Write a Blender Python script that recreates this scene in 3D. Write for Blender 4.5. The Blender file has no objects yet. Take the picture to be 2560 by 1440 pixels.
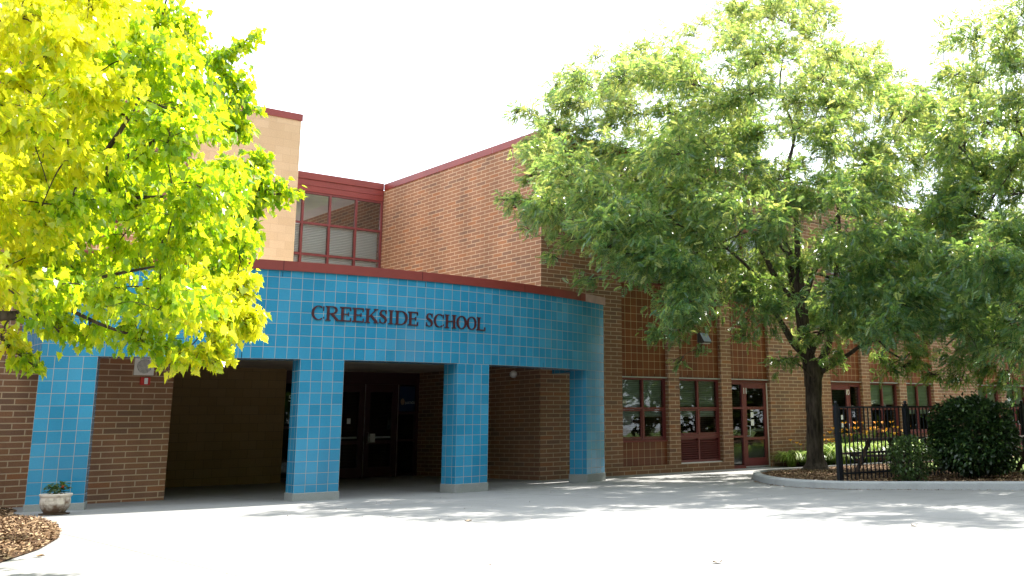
import bpy, bmesh, math, random
import numpy as np
from mathutils import Vector, Matrix
random.seed(7)
rng = np.random.default_rng(7)
C = bpy.data.collections.new('scene_objects'); bpy.context.scene.collection.children.link(C)
scn = bpy.context.scene
sin, cos, pi = math.sin, math.cos, math.pi

# ------------------------------------------------------------------ camera
F, CX, CY, W0, H0, EYE = 2643.36, 1616.9, 453.3, 2560.0, 1440.0, 1.2
RM = np.array([[0.73567626, -0.67710976, -0.01740147],
               [0.14002953, 0.17717707, -0.97416632],
               [0.66270067, 0.71423431, 0.22516032]])
cam_d = bpy.data.cameras.new('camera'); cam = bpy.data.objects.new('camera', cam_d); C.objects.link(cam)
cam_d.sensor_width = 36.0; cam_d.sensor_fit = 'HORIZONTAL'
cam_d.lens = F/W0*36.0
cam_d.shift_x = -(CX-W0/2)/W0
cam_d.shift_y = -(H0/2-CY)/W0
cam_d.clip_start = 0.05; cam_d.clip_end = 3000
m = Matrix((RM[0], -RM[1], -RM[2])).transposed().to_4x4()
m.translation = (0, 0, EYE)
cam.matrix_world = m
scn.camera = cam

# ------------------------------------------------------------------ world, sun, exposure
SUN_EL = math.radians(52.0)
SUN_AZ = math.radians(82.0)          # from +Y towards +X
world = bpy.data.worlds.new('World'); scn.world = world; world.use_nodes = True
wn = world.node_tree.nodes; wl = world.node_tree.links
for n in list(wn): wn.remove(n)
wo = wn.new('ShaderNodeOutputWorld'); bg = wn.new('ShaderNodeBackground')
sky = wn.new('ShaderNodeTexSky'); sky.sky_type = 'NISHITA'; sky.sun_disc = False
sky.sun_elevation = SUN_EL; sky.sun_rotation = SUN_AZ
sky.air_density = 1.0; sky.dust_density = 2.5; sky.ozone_density = 1.0
# thin bright cirrus veil mixed over the clear sky
tc = wn.new('ShaderNodeTexCoord'); mp = wn.new('ShaderNodeMapping'); nz = wn.new('ShaderNodeTexNoise')
mp.inputs['Scale'].default_value = (1.2, 1.2, 4.0)
nz.inputs['Scale'].default_value = 1.6; nz.inputs['Detail'].default_value = 6
rp = wn.new('ShaderNodeMapRange'); rp.inputs[1].default_value = .25; rp.inputs[2].default_value = .75
rp.inputs[3].default_value = .45; rp.inputs[4].default_value = .85
mx = wn.new('ShaderNodeMixRGB'); mx.inputs[2].default_value = (10.4, 11.3, 12.2, 1)
wl.new(tc.outputs['Generated'], mp.inputs['Vector']); wl.new(mp.outputs[0], nz.inputs['Vector'])
wl.new(nz.outputs['Fac'], rp.inputs[0]); wl.new(rp.outputs[0], mx.inputs[0])
wl.new(sky.outputs[0], mx.inputs[1]); wl.new(mx.outputs[0], bg.inputs['Color'])
bg.inputs['Strength'].default_value = 0.10
wl.new(bg.outputs[0], wo.inputs[0])
sd = bpy.data.lights.new('sun', 'SUN'); sun = bpy.data.objects.new('sun', sd); C.objects.link(sun)
sd.energy = 4.6; sd.angle = math.radians(0.53); sd.color = (1.0, .955, .88)
LS = Vector((cos(SUN_EL)*sin(SUN_AZ), cos(SUN_EL)*cos(SUN_AZ), sin(SUN_EL)))
sun.rotation_euler = LS.to_track_quat('Z', 'Y').to_euler(); sun.location = (60, 30, 60)
scn.view_settings.view_transform = 'Standard'; scn.view_settings.look = 'None'
scn.view_settings.exposure = 1.68; scn.view_settings.gamma = 1.0
scn.view_settings.use_curve_mapping = False

def ray(x, y): return RM.T @ np.array([(x-CX)/F, (y-CY)/F, 1.0])
def on_z(x, y, z): r = ray(x, y); return np.array([0, 0, EYE]) + r*((z-EYE)/r[2])
def at(x, y, d):                      # point seen at pixel x, y at horizontal distance d from the camera
    r = ray(x, y); return np.array([0, 0, EYE]) + r*(d/math.hypot(r[0], r[1]))
def proj(P):
    q = (np.atleast_2d(P) - np.array([0, 0, EYE])) @ RM.T
    return np.stack([F*q[:, 0]/q[:, 2]+CX, F*q[:, 1]/q[:, 2]+CY], 1)

# ------------------------------------------------------------------ materials
MATS = {}
def newmat(name):
    mt = bpy.data.materials.new(name); mt.use_nodes = True; MATS[name] = mt
    nt = mt.node_tree; b = nt.nodes['Principled BSDF']; return mt, nt, b
def spec(b, v):
    b.inputs['Specular IOR Level'].default_value = v
def noise(nt, scale, detail=4, rough=.55, coord='Object', mapscale=None):
    t = nt.nodes.new('ShaderNodeTexCoord'); n = nt.nodes.new('ShaderNodeTexNoise')
    n.inputs['Scale'].default_value = scale; n.inputs['Detail'].default_value = detail; n.inputs['Roughness'].default_value = rough
    src = t.outputs[coord]
    if mapscale:
        mpn = nt.nodes.new('ShaderNodeMapping'); mpn.inputs['Scale'].default_value = mapscale
        nt.links.new(src, mpn.inputs['Vector']); src = mpn.outputs[0]
    nt.links.new(src, n.inputs['Vector']); return n
def ramp(nt, src, stops):
    r = nt.nodes.new('ShaderNodeValToRGB'); e = r.color_ramp.elements
    while len(e) < len(stops): e.new(.5)
    for el, (p, c) in zip(e, stops): el.position = p; el.color = (*c, 1)
    nt.links.new(src, r.inputs[0]); return r
def mixc(nt, a, b, fac, mode='MIX'):
    n = nt.nodes.new('ShaderNodeMixRGB'); n.blend_type = mode
    for i, v in ((0, fac), (1, a), (2, b)):
        if hasattr(v, 'type') and hasattr(v, 'links'): nt.links.new(v, n.inputs[i])
        else: n.inputs[i].default_value = v if i == 0 else (*v, 1)
    return n.outputs[0]
def bump(nt, b, h, strength=.3, dist=.01, invert=False):
    n = nt.nodes.new('ShaderNodeBump'); n.inputs['Strength'].default_value = strength; n.inputs['Distance'].default_value = dist
    n.invert = invert; nt.links.new(h, n.inputs['Height']); nt.links.new(n.outputs[0], b.inputs['Normal']); return n

def masonry(name, w, h, mortar, cols, mcol, offset=.5, rough=.85, sp=.3, bmp=.5, stain=.25, tile=False, coat=0):
    mt, nt, b = newmat(name)
    uv = nt.nodes.new('ShaderNodeUVMap'); uv.uv_map = 'UVMap'
    br = nt.nodes.new('ShaderNodeTexBrick'); br.offset = offset; br.offset_frequency = 2; br.squash = 1
    br.inputs['Scale'].default_value = 1; br.inputs['Brick Width'].default_value = w; br.inputs['Row Height'].default_value = h
    br.inputs['Mortar Size'].default_value = mortar; br.inputs['Mortar Smooth'].default_value = .25; br.inputs['Bias'].default_value = 0
    br.inputs['Color1'].default_value = (0, 0, 0, 1); br.inputs['Color2'].default_value = (1, 1, 1, 1); br.inputs['Mortar'].default_value = (.5, .5, .5, 1)
    nt.links.new(uv.outputs[0], br.inputs['Vector'])
    cr = ramp(nt, br.outputs['Color'], cols)
    n1 = noise(nt, 1.1, 6, mapscale=(1, 1, .45)); n2 = noise(nt, 45, 3)
    sr = ramp(nt, n1.outputs['Fac'], [(.3, (1-stain,)*3), (.7, (1+stain*.4,)*3)])
    c = mixc(nt, cr.outputs[0], sr.outputs[0], 1.0, 'MULTIPLY')
    fr = ramp(nt, n2.outputs['Fac'], [(.3, (.86,)*3), (.7, (1.1,)*3)])
    c = mixc(nt, c, fr.outputs[0], 0.35 if tile else .9, 'MULTIPLY')
    mc = mixc(nt, mcol, sr.outputs[0], .8, 'MULTIPLY')
    c = mixc(nt, c, mc, br.outputs['Fac'])
    nt.links.new(c, b.inputs['Base Color'])
    b.inputs['Roughness'].default_value = rough; spec(b, sp)
    rr = nt.nodes.new('ShaderNodeMapRange'); rr.inputs[3].default_value = rough; rr.inputs[4].default_value = .9
    nt.links.new(br.outputs['Fac'], rr.inputs[0]); nt.links.new(rr.outputs[0], b.inputs['Roughness'])
    if tile:
        # every tile sits at a slightly different angle
        n3 = noise(nt, 2.2, 2); 
        ad = nt.nodes.new('ShaderNodeMath'); ad.operation = 'MULTIPLY_ADD'; ad.inputs[1].default_value = -1.0
        nt.links.new(br.outputs['Fac'], ad.inputs[0]); nt.links.new(n3.outputs['Fac'], ad.inputs[2])
        bump(nt, b, ad.outputs[0], bmp, .004)
    else:
        ad = nt.nodes.new('ShaderNodeMath'); ad.operation = 'MULTIPLY_ADD'; ad.inputs[1].default_value = -1.0
        sc = nt.nodes.new('ShaderNodeMath'); sc.operation = 'MULTIPLY'; sc.inputs[1].default_value = .5
        nt.links.new(n2.outputs['Fac'], sc.inputs[0]); nt.links.new(br.outputs['Fac'], ad.inputs[0]); nt.links.new(sc.outputs[0], ad.inputs[2])
        bump(nt, b, ad.outputs[0], bmp, .008)
    return mt
BR = [(0, (.195, .106, .068)), (.12, (.205, .108, .068)), (.20, (.244, .119, .068)), (.55, (.256, .124, .070)), (.9, (.268, .128, .068)), (1, (.312, .128, .058))]
masonry('brick', .4064, .1016, .0105, BR, (.47, .340, .225))
masonry('block', .4064, .2032, .004, [(0, (.46, .315, .185)), (.5, (.485, .335, .20)), (1, (.515, .36, .222))], (.40, .275, .165), bmp=.3, stain=.08)
masonry('block_shaded', .4064, .2032, .004, [(0, (.28, .17, .072)), (1, (.32, .20, .09))], (.13, .08, .04), bmp=.3, stain=.1)  # same tan block as the tower, with the porch shade put into its colour
BT = [(0, (.022, .204, .362)), (.5, (.028, .228, .398)), (1, (.044, .262, .440))]
masonry('blue_tile', .2040, .2040, .0042, BT, (.33, .31, .27), offset=0, rough=.16, sp=.5, tile=True, bmp=.45, stain=.16)
masonry('brown_tile', .2032, .2032, .0048, [(0, (.130, .034, .013)), (.5, (.165, .044, .016)), (1, (.195, .058, .021))], (.50, .37, .22), offset=0, rough=.35, sp=.35, tile=True, bmp=.3, stain=.15)

def simple(name, col, rough=.5, sp=.5, nscale=6, var=.12, bmp=0, metal=0, coord='Object'):
    mt, nt, b = newmat(name)
    n = noise(nt, nscale, 5, coord=coord)
    r = ramp(nt, n.outputs['Fac'], [(.3, tuple(c*(1-var) for c in col)), (.7, tuple(min(1, c*(1+var)) for c in col))])
    nt.links.new(r.outputs[0], b.inputs['Base Color']); b.inputs['Roughness'].default_value = rough; spec(b, sp)
    b.inputs['Metallic'].default_value = metal
    if bmp: bump(nt, b, n.outputs['Fac'], bmp, .01)
    return mt
simple('coping_pale', (.42, .27, .25), .6, .3, 5, .15)  # pale pinkish tone of the last coping piece
simple('maroon', (.190, .033, .027), .42, .4, 2.0, .10)
simple('frame_maroon', (.150, .032, .032), .38, .45, 3.0, .10)
simple('letter_maroon', (.050, .009, .012), .55, .3, 8, .1)
simple('metal_light', (.55, .55, .56), .3, .5, 10, .08, metal=.6)
simple('grey_housing', (.13, .17, .20), .6, .3)
simple('metal_dull', (.30, .16, .15), .5, .4)
simple('white_paint', (.70, .66, .62), .5, .4, 8, .08)
simple('red_plastic', (.50, .015, .012), .3, .5, 8, .1)
simple('black_metal', (.010, .011, .014), .4, .4, 8, .2)
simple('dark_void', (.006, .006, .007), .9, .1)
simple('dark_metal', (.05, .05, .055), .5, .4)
simple('roofing', (.80, .78, .73), .85, .2, .8, .10)
simple('soffit', (.60, .50, .40), .9, .15, 1.6, .18, .1)
simple('paper', (.72, .70, .68), .7, .2, 20, .08)
simple('poster_blue', (.010, .028, .075), .4, .3, 5, .2)
simple('poster_tan', (.30, .20, .12), .5, .3, 9, .2)
simple('terracotta_rim', (.10, .07, .05), .9, .1, 12, .3)
simple('wood_dark', (.055, .032, .022), .7, .3, 9, .3, .2)
simple('orange_petal', (.92, .40, .02), .5, .3, 8, .2)
simple('blade_green', (.14, .24, .035), .5, .35, 3, .35)
simple('lens_clear', (.75, .76, .78), .12, .6, 30, .1)
simple('dark_wood_door', (.045, .012, .012), .45, .4, 3, .1)

# concrete paving: tone patches, fine grain, sawn joints in both directions
def concrete(name, col, joints=0, jc=.5):
    mt, nt, b = newmat(name)
    n1 = noise(nt, .35, 6, .6); n2 = noise(nt, 60, 3); n3 = noise(nt, 3, 5)
    r1 = ramp(nt, n1.outputs['Fac'], [(.3, tuple(c*.88 for c in col)), (.7, tuple(c*1.08 for c in col))])
    r2 = ramp(nt, n2.outputs['Fac'], [(.3, (.85,)*3), (.7, (1.08,)*3)])
    r3 = ramp(nt, n3.outputs['Fac'], [(.28, (.80,)*3), (.5, (1,)*3)])
    c = mixc(nt, r1.outputs[0], r2.outputs[0], .8, 'MULTIPLY'); c = mixc(nt, c, r3.outputs[0], .6, 'MULTIPLY')
    if joints:
        t = nt.nodes.new('ShaderNodeTexCoord'); mpn = nt.nodes.new('ShaderNodeMapping'); mpn.inputs['Rotation'].default_value = (0, 0, .02)
        mpn.inputs['Location'].default_value = (.7, .9, 0)
        br = nt.nodes.new('ShaderNodeTexBrick'); br.offset = 0; br.inputs['Scale'].default_value = 1
        br.inputs['Brick Width'].default_value = joints; br.inputs['Row Height'].default_value = joints*.8
        br.inputs['Mortar Size'].default_value = .011; br.inputs['Mortar Smooth'].default_value = .3
        nt.links.new(t.outputs['Object'], mpn.inputs[0]); nt.links.new(mpn.outputs[0], br.inputs['Vector'])
        c = mixc(nt, c, tuple(x*jc for x in col), br.outputs['Fac'])
    nt.links.new(c, b.inputs['Base Color']); b.inputs['Roughness'].default_value = .88; spec(b, .25)
    bump(nt, b, n2.outputs['Fac'], .25, .004)
    return mt
concrete('paving', (.265, .262, .255), 4.2, .45)
concrete('kerb_concrete', (.36, .37, .37))
concrete('plinth_concrete', (.27, .28, .27))

# stained white plant pot
mt, nt, b = newmat('pot_glaze')
t = nt.nodes.new('ShaderNodeTexCoord'); sx = nt.nodes.new('ShaderNodeSeparateXYZ'); nt.links.new(t.outputs['Object'], sx.inputs[0])
n = noise(nt, 9, 5); ma = nt.nodes.new('ShaderNodeMath'); ma.operation = 'MULTIPLY_ADD'; ma.inputs[1].default_value = .55
nt.links.new(n.outputs['Fac'], ma.inputs[0]); nt.links.new(sx.outputs['Z'], ma.inputs[2])
r = ramp(nt, ma.outputs[0], [(.36, (.13, .075, .045)), (.50, (.58, .52, .45))])
nt.links.new(r.outputs[0], b.inputs['Base Color']); b.inputs['Roughness'].default_value = .6

# bark
mt, nt, b = newmat('bark')
n = noise(nt, 14, 6, .65, mapscale=(1, 1, .16)); n2 = noise(nt, 1.5, 3)
r = ramp(nt, n.outputs['Fac'], [(.35, (.030, .024, .019)), (.62, (.105, .082, .064))])
r2 = ramp(nt, n2.outputs['Fac'], [(.3, (.7,)*3), (.7, (1.2,)*3)])
nt.links.new(mixc(nt, r.outputs[0], r2.outputs[0], 1, 'MULTIPLY'), b.inputs['Base Color'])
b.inputs['Roughness'].default_value = .95; spec(b, .1); bump(nt, b, n.outputs['Fac'], 1.0, .03)

# leaves: thin translucent blades, colour varies leaf by leaf through the UV map
def leafmat(name, stops, tstops, tr=.5, rough=.45, sp=.35):
    mt = bpy.data.materials.new(name); mt.use_nodes = True; MATS[name] = mt; nt = mt.node_tree
    for x in list(nt.nodes): nt.nodes.remove(x)
    o = nt.nodes.new('ShaderNodeOutputMaterial'); uv = nt.nodes.new('ShaderNodeUVMap'); uv.uv_map = 'UVMap'
    s = nt.nodes.new('ShaderNodeSeparateXYZ'); nt.links.new(uv.outputs[0], s.inputs[0])
    a = ramp(nt, s.outputs['X'], stops); c = ramp(nt, s.outputs['X'], tstops)
    d = nt.nodes.new('ShaderNodeBsdfPrincipled'); nt.links.new(a.outputs[0], d.inputs['Base Color'])
    d.inputs['Roughness'].default_value = rough; spec(d, sp)
    tl = nt.nodes.new('ShaderNodeBsdfTranslucent'); nt.links.new(c.outputs[0], tl.inputs['Color'])
    mxs = nt.nodes.new('ShaderNodeMixShader'); mxs.inputs[0].default_value = tr
    nt.links.new(d.outputs[0], mxs.inputs[1]); nt.links.new(tl.outputs[0], mxs.inputs[2]); nt.links.new(mxs.outputs[0], o.inputs[0])
leafmat('locust_leaf', [(0, (.036, .100, .066)), (.5, (.078, .165, .088)), (1, (.190, .245, .085))],
        [(0, (.16, .34, .05)), (.5, (.42, .60, .10)), (1, (.92, .90, .22))], .45, .26, .8)
leafmat('maple_leaf', [(0, (.08, .20, .018)), (.5, (.20, .34, .022)), (1, (.58, .56, .03))],
        [(0, (.28, .52, .010)), (.5, (.66, .80, .012)), (1, (.98, .93, .03))], .62, .30, .7)
leafmat('bush_leaf', [(0, (.010, .028, .010)), (.7, (.022, .050, .015)), (1, (.090, .150, .035))],
        [(0, (.02, .05, .01)), (1, (.08, .15, .02))], .2, .3, .6)
leafmat('shrub_leaf', [(0, (.030, .060, .020)), (1, (.075, .120, .035))], [(0, (.06, .12, .02)), (1, (.14, .22, .03))], .35)
leafmat('lily_leaf', [(0, (.10, .20, .03)), (.6, (.24, .34, .05)), (1, (.45, .50, .16))], [(0, (.16, .30, .03)), (1, (.38, .48, .08))], .4)
leafmat('chip', [(0, (.065, .036, .020)), (.5, (.200, .122, .068)), (1, (.46, .33, .20))], [(0, (.05, .03, .02)), (1, (.1, .07, .04))], .0, .9, .1)
simple('mulch_soil', (.085, .050, .030), .95, .1, 30, .45, .8)

# glass: fresnel mix of clear and mirror, seen from both sides
def glassmat(name, ior, tint):
    mt = bpy.data.materials.new(name); mt.use_nodes = True; MATS[name] = mt; nt = mt.node_tree
    for x in list(nt.nodes): nt.nodes.remove(x)
    o = nt.nodes.new('ShaderNodeOutputMaterial'); fr = nt.nodes.new('ShaderNodeFresnel'); fr.inputs[0].default_value = ior
    tp = nt.nodes.new('ShaderNodeBsdfTransparent'); tp.inputs[0].default_value = (*tint, 1)
    gl = nt.nodes.new('ShaderNodeBsdfGlossy'); gl.inputs['Roughness'].default_value = .015
    gl.inputs['Color'].default_value = (.9, .93, .93, 1)
    n = noise(nt, .9, 2); bn = nt.nodes.new('ShaderNodeBump'); bn.inputs['Strength'].default_value = .12; bn.inputs['Distance'].default_value = .02
    nt.links.new(n.outputs['Fac'], bn.inputs['Height']); nt.links.new(bn.outputs[0], gl.inputs['Normal'])
    mxs = nt.nodes.new('ShaderNodeMixShader'); nt.links.new(fr.outputs[0], mxs.inputs[0])
    nt.links.new(tp.outputs[0], mxs.inputs[1]); nt.links.new(gl.outputs[0], mxs.inputs[2]); nt.links.new(mxs.outputs[0], o.inputs[0])
glassmat('glass', 1.7, (.80, .86, .84))
glassmat('glass_clear', 1.75, (.93, .95, .95))

# venetian blinds
def blindmat(name, col):
    mt, nt, b = newmat(name)
    t = nt.nodes.new('ShaderNodeTexCoord'); wv = nt.nodes.new('ShaderNodeTexWave'); wv.bands_direction = 'Z'
    wv.inputs['Scale'].default_value = 6.5; wv.inputs['Distortion'].default_value = .15
    nt.links.new(t.outputs['Object'], wv.inputs['Vector'])
    r = ramp(nt, wv.outputs['Fac'], [(.1, tuple(c*.62 for c in col)), (.6, col)])
    nt.links.new(r.outputs[0], b.inputs['Base Color']); b.inputs['Roughness'].default_value = .7
    bump(nt, b, wv.outputs['Fac'], .6, .02)
blindmat('blind_white', (.80, .80, .76)); blindmat('blind_grey', (.78, .84, .78))

# ------------------------------------------------------------------ mesh helpers
class MB:
    def __init__(s): s.v = []; s.f = []; s.uv = []; s.mi = []; s.smooth = []
    def face(s, pts, uvs=None, mi=0, smooth=False):
        b0 = len(s.v); s.v += [tuple(float(c) for c in p) for p in pts]; s.f.append(tuple(range(b0, b0+len(pts)))); s.mi.append(mi); s.smooth.append(smooth)
        if uvs is None:
            p = [Vector(q) for q in pts]; n = Vector((0, 0, 0))
            for i in range(len(p)): n += (p[i]-p[0]).cross(p[(i+1) % len(p)]-p[0])
            if n.length > 0: n.normalize()
            if abs(n.z) > .7: uvs = [(q.x, q.y) for q in p]
            else:
                tx = Vector((-n.y, n.x, 0)); tx.normalize()
                if abs(n.y) > abs(n.x): tx = tx if tx.x > 0 else -tx
                else: tx = tx if tx.y > 0 else -tx
                uvs = [(q.dot(tx), q.z) for q in p]
        s.uv.append(uvs); return s
    def box(s, x0, x1, y0, y1, z0, z1, mi=0, faces='xXyYzZ'):
        P = lambda i, j, k: ((x0, x1)[i], (y0, y1)[j], (z0, z1)[k])
        Q = {'x': [(0,1,0),(0,0,0),(0,0,1),(0,1,1)], 'X': [(1,0,0),(1,1,0),(1,1,1),(1,0,1)], 'y': [(0,0,0),(1,0,0),(1,0,1),(0,0,1)],
             'Y': [(1,1,0),(0,1,0),(0,1,1),(1,1,1)], 'z': [(0,1,0),(1,1,0),(1,0,0),(0,0,0)], 'Z': [(0,0,1),(1,0,1),(1,1,1),(0,1,1)]}
        for k in faces: s.face([P(*q) for q in Q[k]], mi=mi)
        return s
    def prism(s, poly, z0, z1, mi=0, cap=True):
        n = len(poly)
        for i in range(n):
            a, b = poly[i], poly[(i+1) % n]
            s.face([(a[0], a[1], z0), (b[0], b[1], z0), (b[0], b[1], z1), (a[0], a[1], z1)], mi=mi)
        if cap:
            s.face([(a[0], a[1], z1) for a in poly], mi=mi); s.face([(a[0], a[1], z0) for a in reversed(poly)], mi=mi)
        return s
    def tube(s, pts, rad, n=8, mi=0, cap=True, bumpy=0):
        pts = [Vector(p) for p in pts]
        if not hasattr(rad, '__len__'): rad = [rad]*len(pts)
        rings = []; ref = None
        for i, p in enumerate(pts):
            d = (pts[min(i+1, len(pts)-1)]-pts[max(i-1, 0)])
            if d.length < 1e-9: d = Vector((0, 0, 1))
            d.normalize()
            if ref is None: ref = Vector((1, 0, 0)) if abs(d.x) < .8 else Vector((0, 1, 0))
            u = d.cross(ref); u.normalize(); w = d.cross(u); ref = u.cross(d) if False else ref
            ring = []
            for k in range(n):
                a = 2*pi*k/n; rr = rad[i]*(1+bumpy*sin(3*a+i*.7)*.5+bumpy*random.uniform(-.5, .5))
                q = p+u*cos(a)*rr+w*sin(a)*rr; ring.append(q)
            rings.append(ring)
        b0 = len(s.v)
        for ring in rings: s.v += [tuple(q) for q in ring]
        for i in range(len(rings)-1):
            for k in range(n):
                k2 = (k+1) % n
                s.f.append((b0+i*n+k, b0+i*n+k2, b0+(i+1)*n+k2, b0+(i+1)*n+k)); s.mi.append(mi); s.smooth.append(True)
                s.uv.append([(k/n, i), ((k+1)/n, i), ((k+1)/n, i+1), (k/n, i+1)])
        if cap:
            for ring, rev in ((rings[0], True), (rings[-1], False)):
                s.face(list(reversed(ring)) if rev else ring, uvs=[(0, 0)]*n, mi=mi)
        return s
    def lathe(s, prof, c=(0, 0, 0), n=24, mi=0):
        for i in range(len(prof)-1):
            (r0, z0), (r1, z1) = prof[i], prof[i+1]
            for k in range(n):
                a, b = 2*pi*k/n, 2*pi*(k+1)/n
                s.face([(c[0]+r0*cos(a), c[1]+r0*sin(a), c[2]+z0), (c[0]+r0*cos(b), c[1]+r0*sin(b), c[2]+z0),
                        (c[0]+r1*cos(b), c[1]+r1*sin(b), c[2]+z1), (c[0]+r1*cos(a), c[1]+r1*sin(a), c[2]+z1)], uvs=[(0, 0)]*4, mi=mi, smooth=True)
        return s
    def build(s, name, mats, parent=None, bevel=0, label=None):
        me = bpy.data.meshes.new(name)
        org = Vector((0, 0, 0)); p = parent
        while p is not None: org += Vector(p.location); p = p.parent
        me.from_pydata([tuple(Vector(q)-org) for q in s.v], [], s.f)
        ul = me.uv_layers.new(name='UVMap'); i = 0
        flat = []
        for u in s.uv:
            for q in u: flat += [q[0], q[1]]
        ul.data.foreach_set('uv', flat)
        me.polygons.foreach_set('material_index', s.mi); me.polygons.foreach_set('use_smooth', s.smooth)
        for k in ([mats] if isinstance(mats, str) else mats): me.materials.append(MATS[k])
        o = bpy.data.objects.new(name, me); C.objects.link(o)
        if parent is not None: o.parent = parent
        if label: o['label'] = label
        if bevel:
            bm = bmesh.new(); bm.from_mesh(me); bmesh.ops.remove_doubles(bm, verts=bm.verts, dist=1e-5); bm.to_mesh(me); bm.free()
            md = o.modifiers.new('bevel', 'BEVEL'); md.width = bevel; md.segments = 2; md.limit_method = 'ANGLE'
        me.update(); return o
def thing(name, label, cat, loc=(0, 0, 0), group=None):
    o = bpy.data.objects.new(name, None); C.objects.link(o); o.location = loc; o.empty_display_size = .2
    o['label'] = label; o['category'] = cat
    if group: o['group'] = group
    return o
def tag(o, label=None, cat=None, group=None, kind=None):
    for k, v in (('label', label), ('category', cat), ('group', group), ('kind', kind)):
        if v: o[k] = v
    return o
def text_part(body, size, depth, M, mat, parent, name='number'):
    cu = bpy.data.curves.new('glyph', 'FONT'); cu.body = body; cu.size = size; cu.extrude = depth; cu.align_x = 'CENTER'; cu.align_y = 'CENTER'
    to = bpy.data.objects.new('glyph', cu); C.objects.link(to)
    dg = bpy.context.evaluated_depsgraph_get(); me = bpy.data.meshes.new_from_object(to.evaluated_get(dg))
    bpy.data.objects.remove(to); bpy.data.curves.remove(cu)
    org = Vector((0, 0, 0)); p = parent
    while p is not None: org += Vector(p.location); p = p.parent
    M2 = Matrix.Translation(-org) @ M; me.transform(M2)
    me.materials.clear(); me.materials.append(MATS[mat]); me.name = name
    o = bpy.data.objects.new(name, me); C.objects.link(o); o.parent = parent; return o
FRONT = lambda x, y, z: Matrix.Translation((x, y, z)) @ Matrix.Rotation(pi/2, 4, 'X')

def gz(x):  # gentle fall of the pavement away from the left
    return 0.0 if x > 13 else min(.008*(13-x), .11)
# ------------------------------------------------------------------ ground
mb = MB()
xs = [-400, -60, -20, -5, 0, 4, 8, 11, 13, 18, 30, 60, 400]; ys = [-400, -40, 0, 8, 14, 18, 22, 30, 60, 400]
for i in range(len(xs)-1):
    for j in range(len(ys)-1):
        x0, x1, y0, y1 = xs[i], xs[i+1], ys[j], ys[j+1]
        mb.face([(x0, y0, gz(x0)), (x1, y0, gz(x1)), (x1, y1, gz(x1)), (x0, y1, gz(x0))])
pav = tag(mb.build('pavement', 'paving'), kind='structure')

# ------------------------------------------------------------------ school building
YF = 20.5; XS = 15.46; TOP = 8.29
sb = thing('school_building', 'brown brick two-storey school with maroon roof edges behind the blue tiled entrance', 'school building', (15.46, 20.5, 0))
bays = []
for k, st in enumerate((18.05, 26.59, 35.13, 43.67)):
    bays += [(st+2.032*i, st+2.032*i+1.6256, (k, i)) for i in range(3)]
w = MB()
PZ0, PZ1 = .2032, 7.2
# main front wall: base, piers, top band
doorpan = {(0, 2), (1, 0), (2, 2), (3, 0)}
x = XS
for (a, b_, key) in bays:
    w.box(x, a, YF, YF+.32, -.2, PZ1, faces='xXyY')
    x = b_
    if key not in doorpan: w.box(a, b_, YF, YF+.32, -.2, PZ0, faces='yYZ')
w.box(x, 62, YF, YF+.32, -.2, PZ1, faces='xXyY')
w.box(XS, 62, YF, YF+.32, PZ1, TOP, faces='xXyYz')
w.box(XS, XS+.32, YF+.32, 34, -.2, TOP, faces='xXY')
w.box(61.7, 62, YF+.32, 40, -.2, TOP, faces='xXY'); w.box(XS, 62, 40, 40.3, -.2, TOP, faces='xXyY')
w.build('wall', 'brick', sb, label='brown brick wall with cream mortar of the right wing')
# left mass
wl_ = MB(); hx0, hx1, hz0, hz1 = 4.62, 5.84, 4.95, 6.6
wl_.box(-16, hx0, YF, YF+.32, -.2, TOP, faces='xXyY'); wl_.box(hx1, 7.02, YF, YF+.32, -.2, TOP, faces='xXyY')
wl_.box(hx0, hx1, YF, YF+.32, -.2, hz0, faces='yYZ'); wl_.box(hx0, hx1, YF, YF+.32, hz1, TOP, faces='yYz')
wl_.box(6.7, 7.02, YF+.32, 25.5, -.2, TOP, faces='xX'); wl_.box(-16, -15.7, YF+.32, 40, -.2, TOP, faces='xX')
wl_.build('wall', 'brick', sb, label='brick wall left of the entrance')
MB().box(3, 11.42, 25.5, 25.8, 2.9, 9.09, faces='xXyY').box(11.12, 11.42, 25.8, 34, 2.9, 9.09, faces='xX').box(3, 3.3, 25.8, 34, 2.9, 9.09, faces='xX').build('block_wall', 'block', sb, label='pale tan concrete block tower above the entrance')
MB().box(7.02, 11.42, 25.5, 25.8, -.2, 2.9, faces='xXyY').box(11.12, 11.42, 25.8, 25.98, -.2, 2.9, faces='xX').build('block_wall', 'block_shaded', sb, label='tan block wall inside the porch, coloured darker for the porch shade')
# roofs and copings
MB().box(XS+.1, 61.8, YF+.1, 40, 8.2, 8.28).build('roof', 'roofing', sb)
MB().box(-15.9, 6.95, YF+.1, 40, 8.2, 8.28).build('roof', 'roofing', sb)
MB().box(3.1, 11.35, 25.6, 34, 9.0, 9.08).build('roof', 'roofing', sb)
MB().box(11.45, XS-.03, 28.5, 34, 8.2, 8.28).build('roof', 'roofing', sb)
def coping(segs, z0, z1, label=None):
    c = MB()
    for (x0, x1, y0, y1) in segs: c.box(x0, x1, y0, y1, z0, z1)
    return c.build('coping', 'maroon', sb, bevel=.006, label=label)
coping([(XS-.03, 62, YF-.03, YF+.33), (XS-.03, XS+.33, YF+.335, 28.35)], TOP, 8.48)
coping([(-16, 7.05, YF-.03, YF+.33), (6.7, 7.05, YF+.335, 25.45)], TOP, 8.48)
coping([(3, 11.45, 25.47, 25.83), (11.12, 11.45, 25.835, 34)], 9.09, 9.27)
jl = [(xx, xx+.012, YF-.034, YF-.028, TOP+.002, 8.478) for xx in (17.2, 20.3, 23.4, 26.5, 29.6, 4.2, 6.0, 1.2)]
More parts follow.
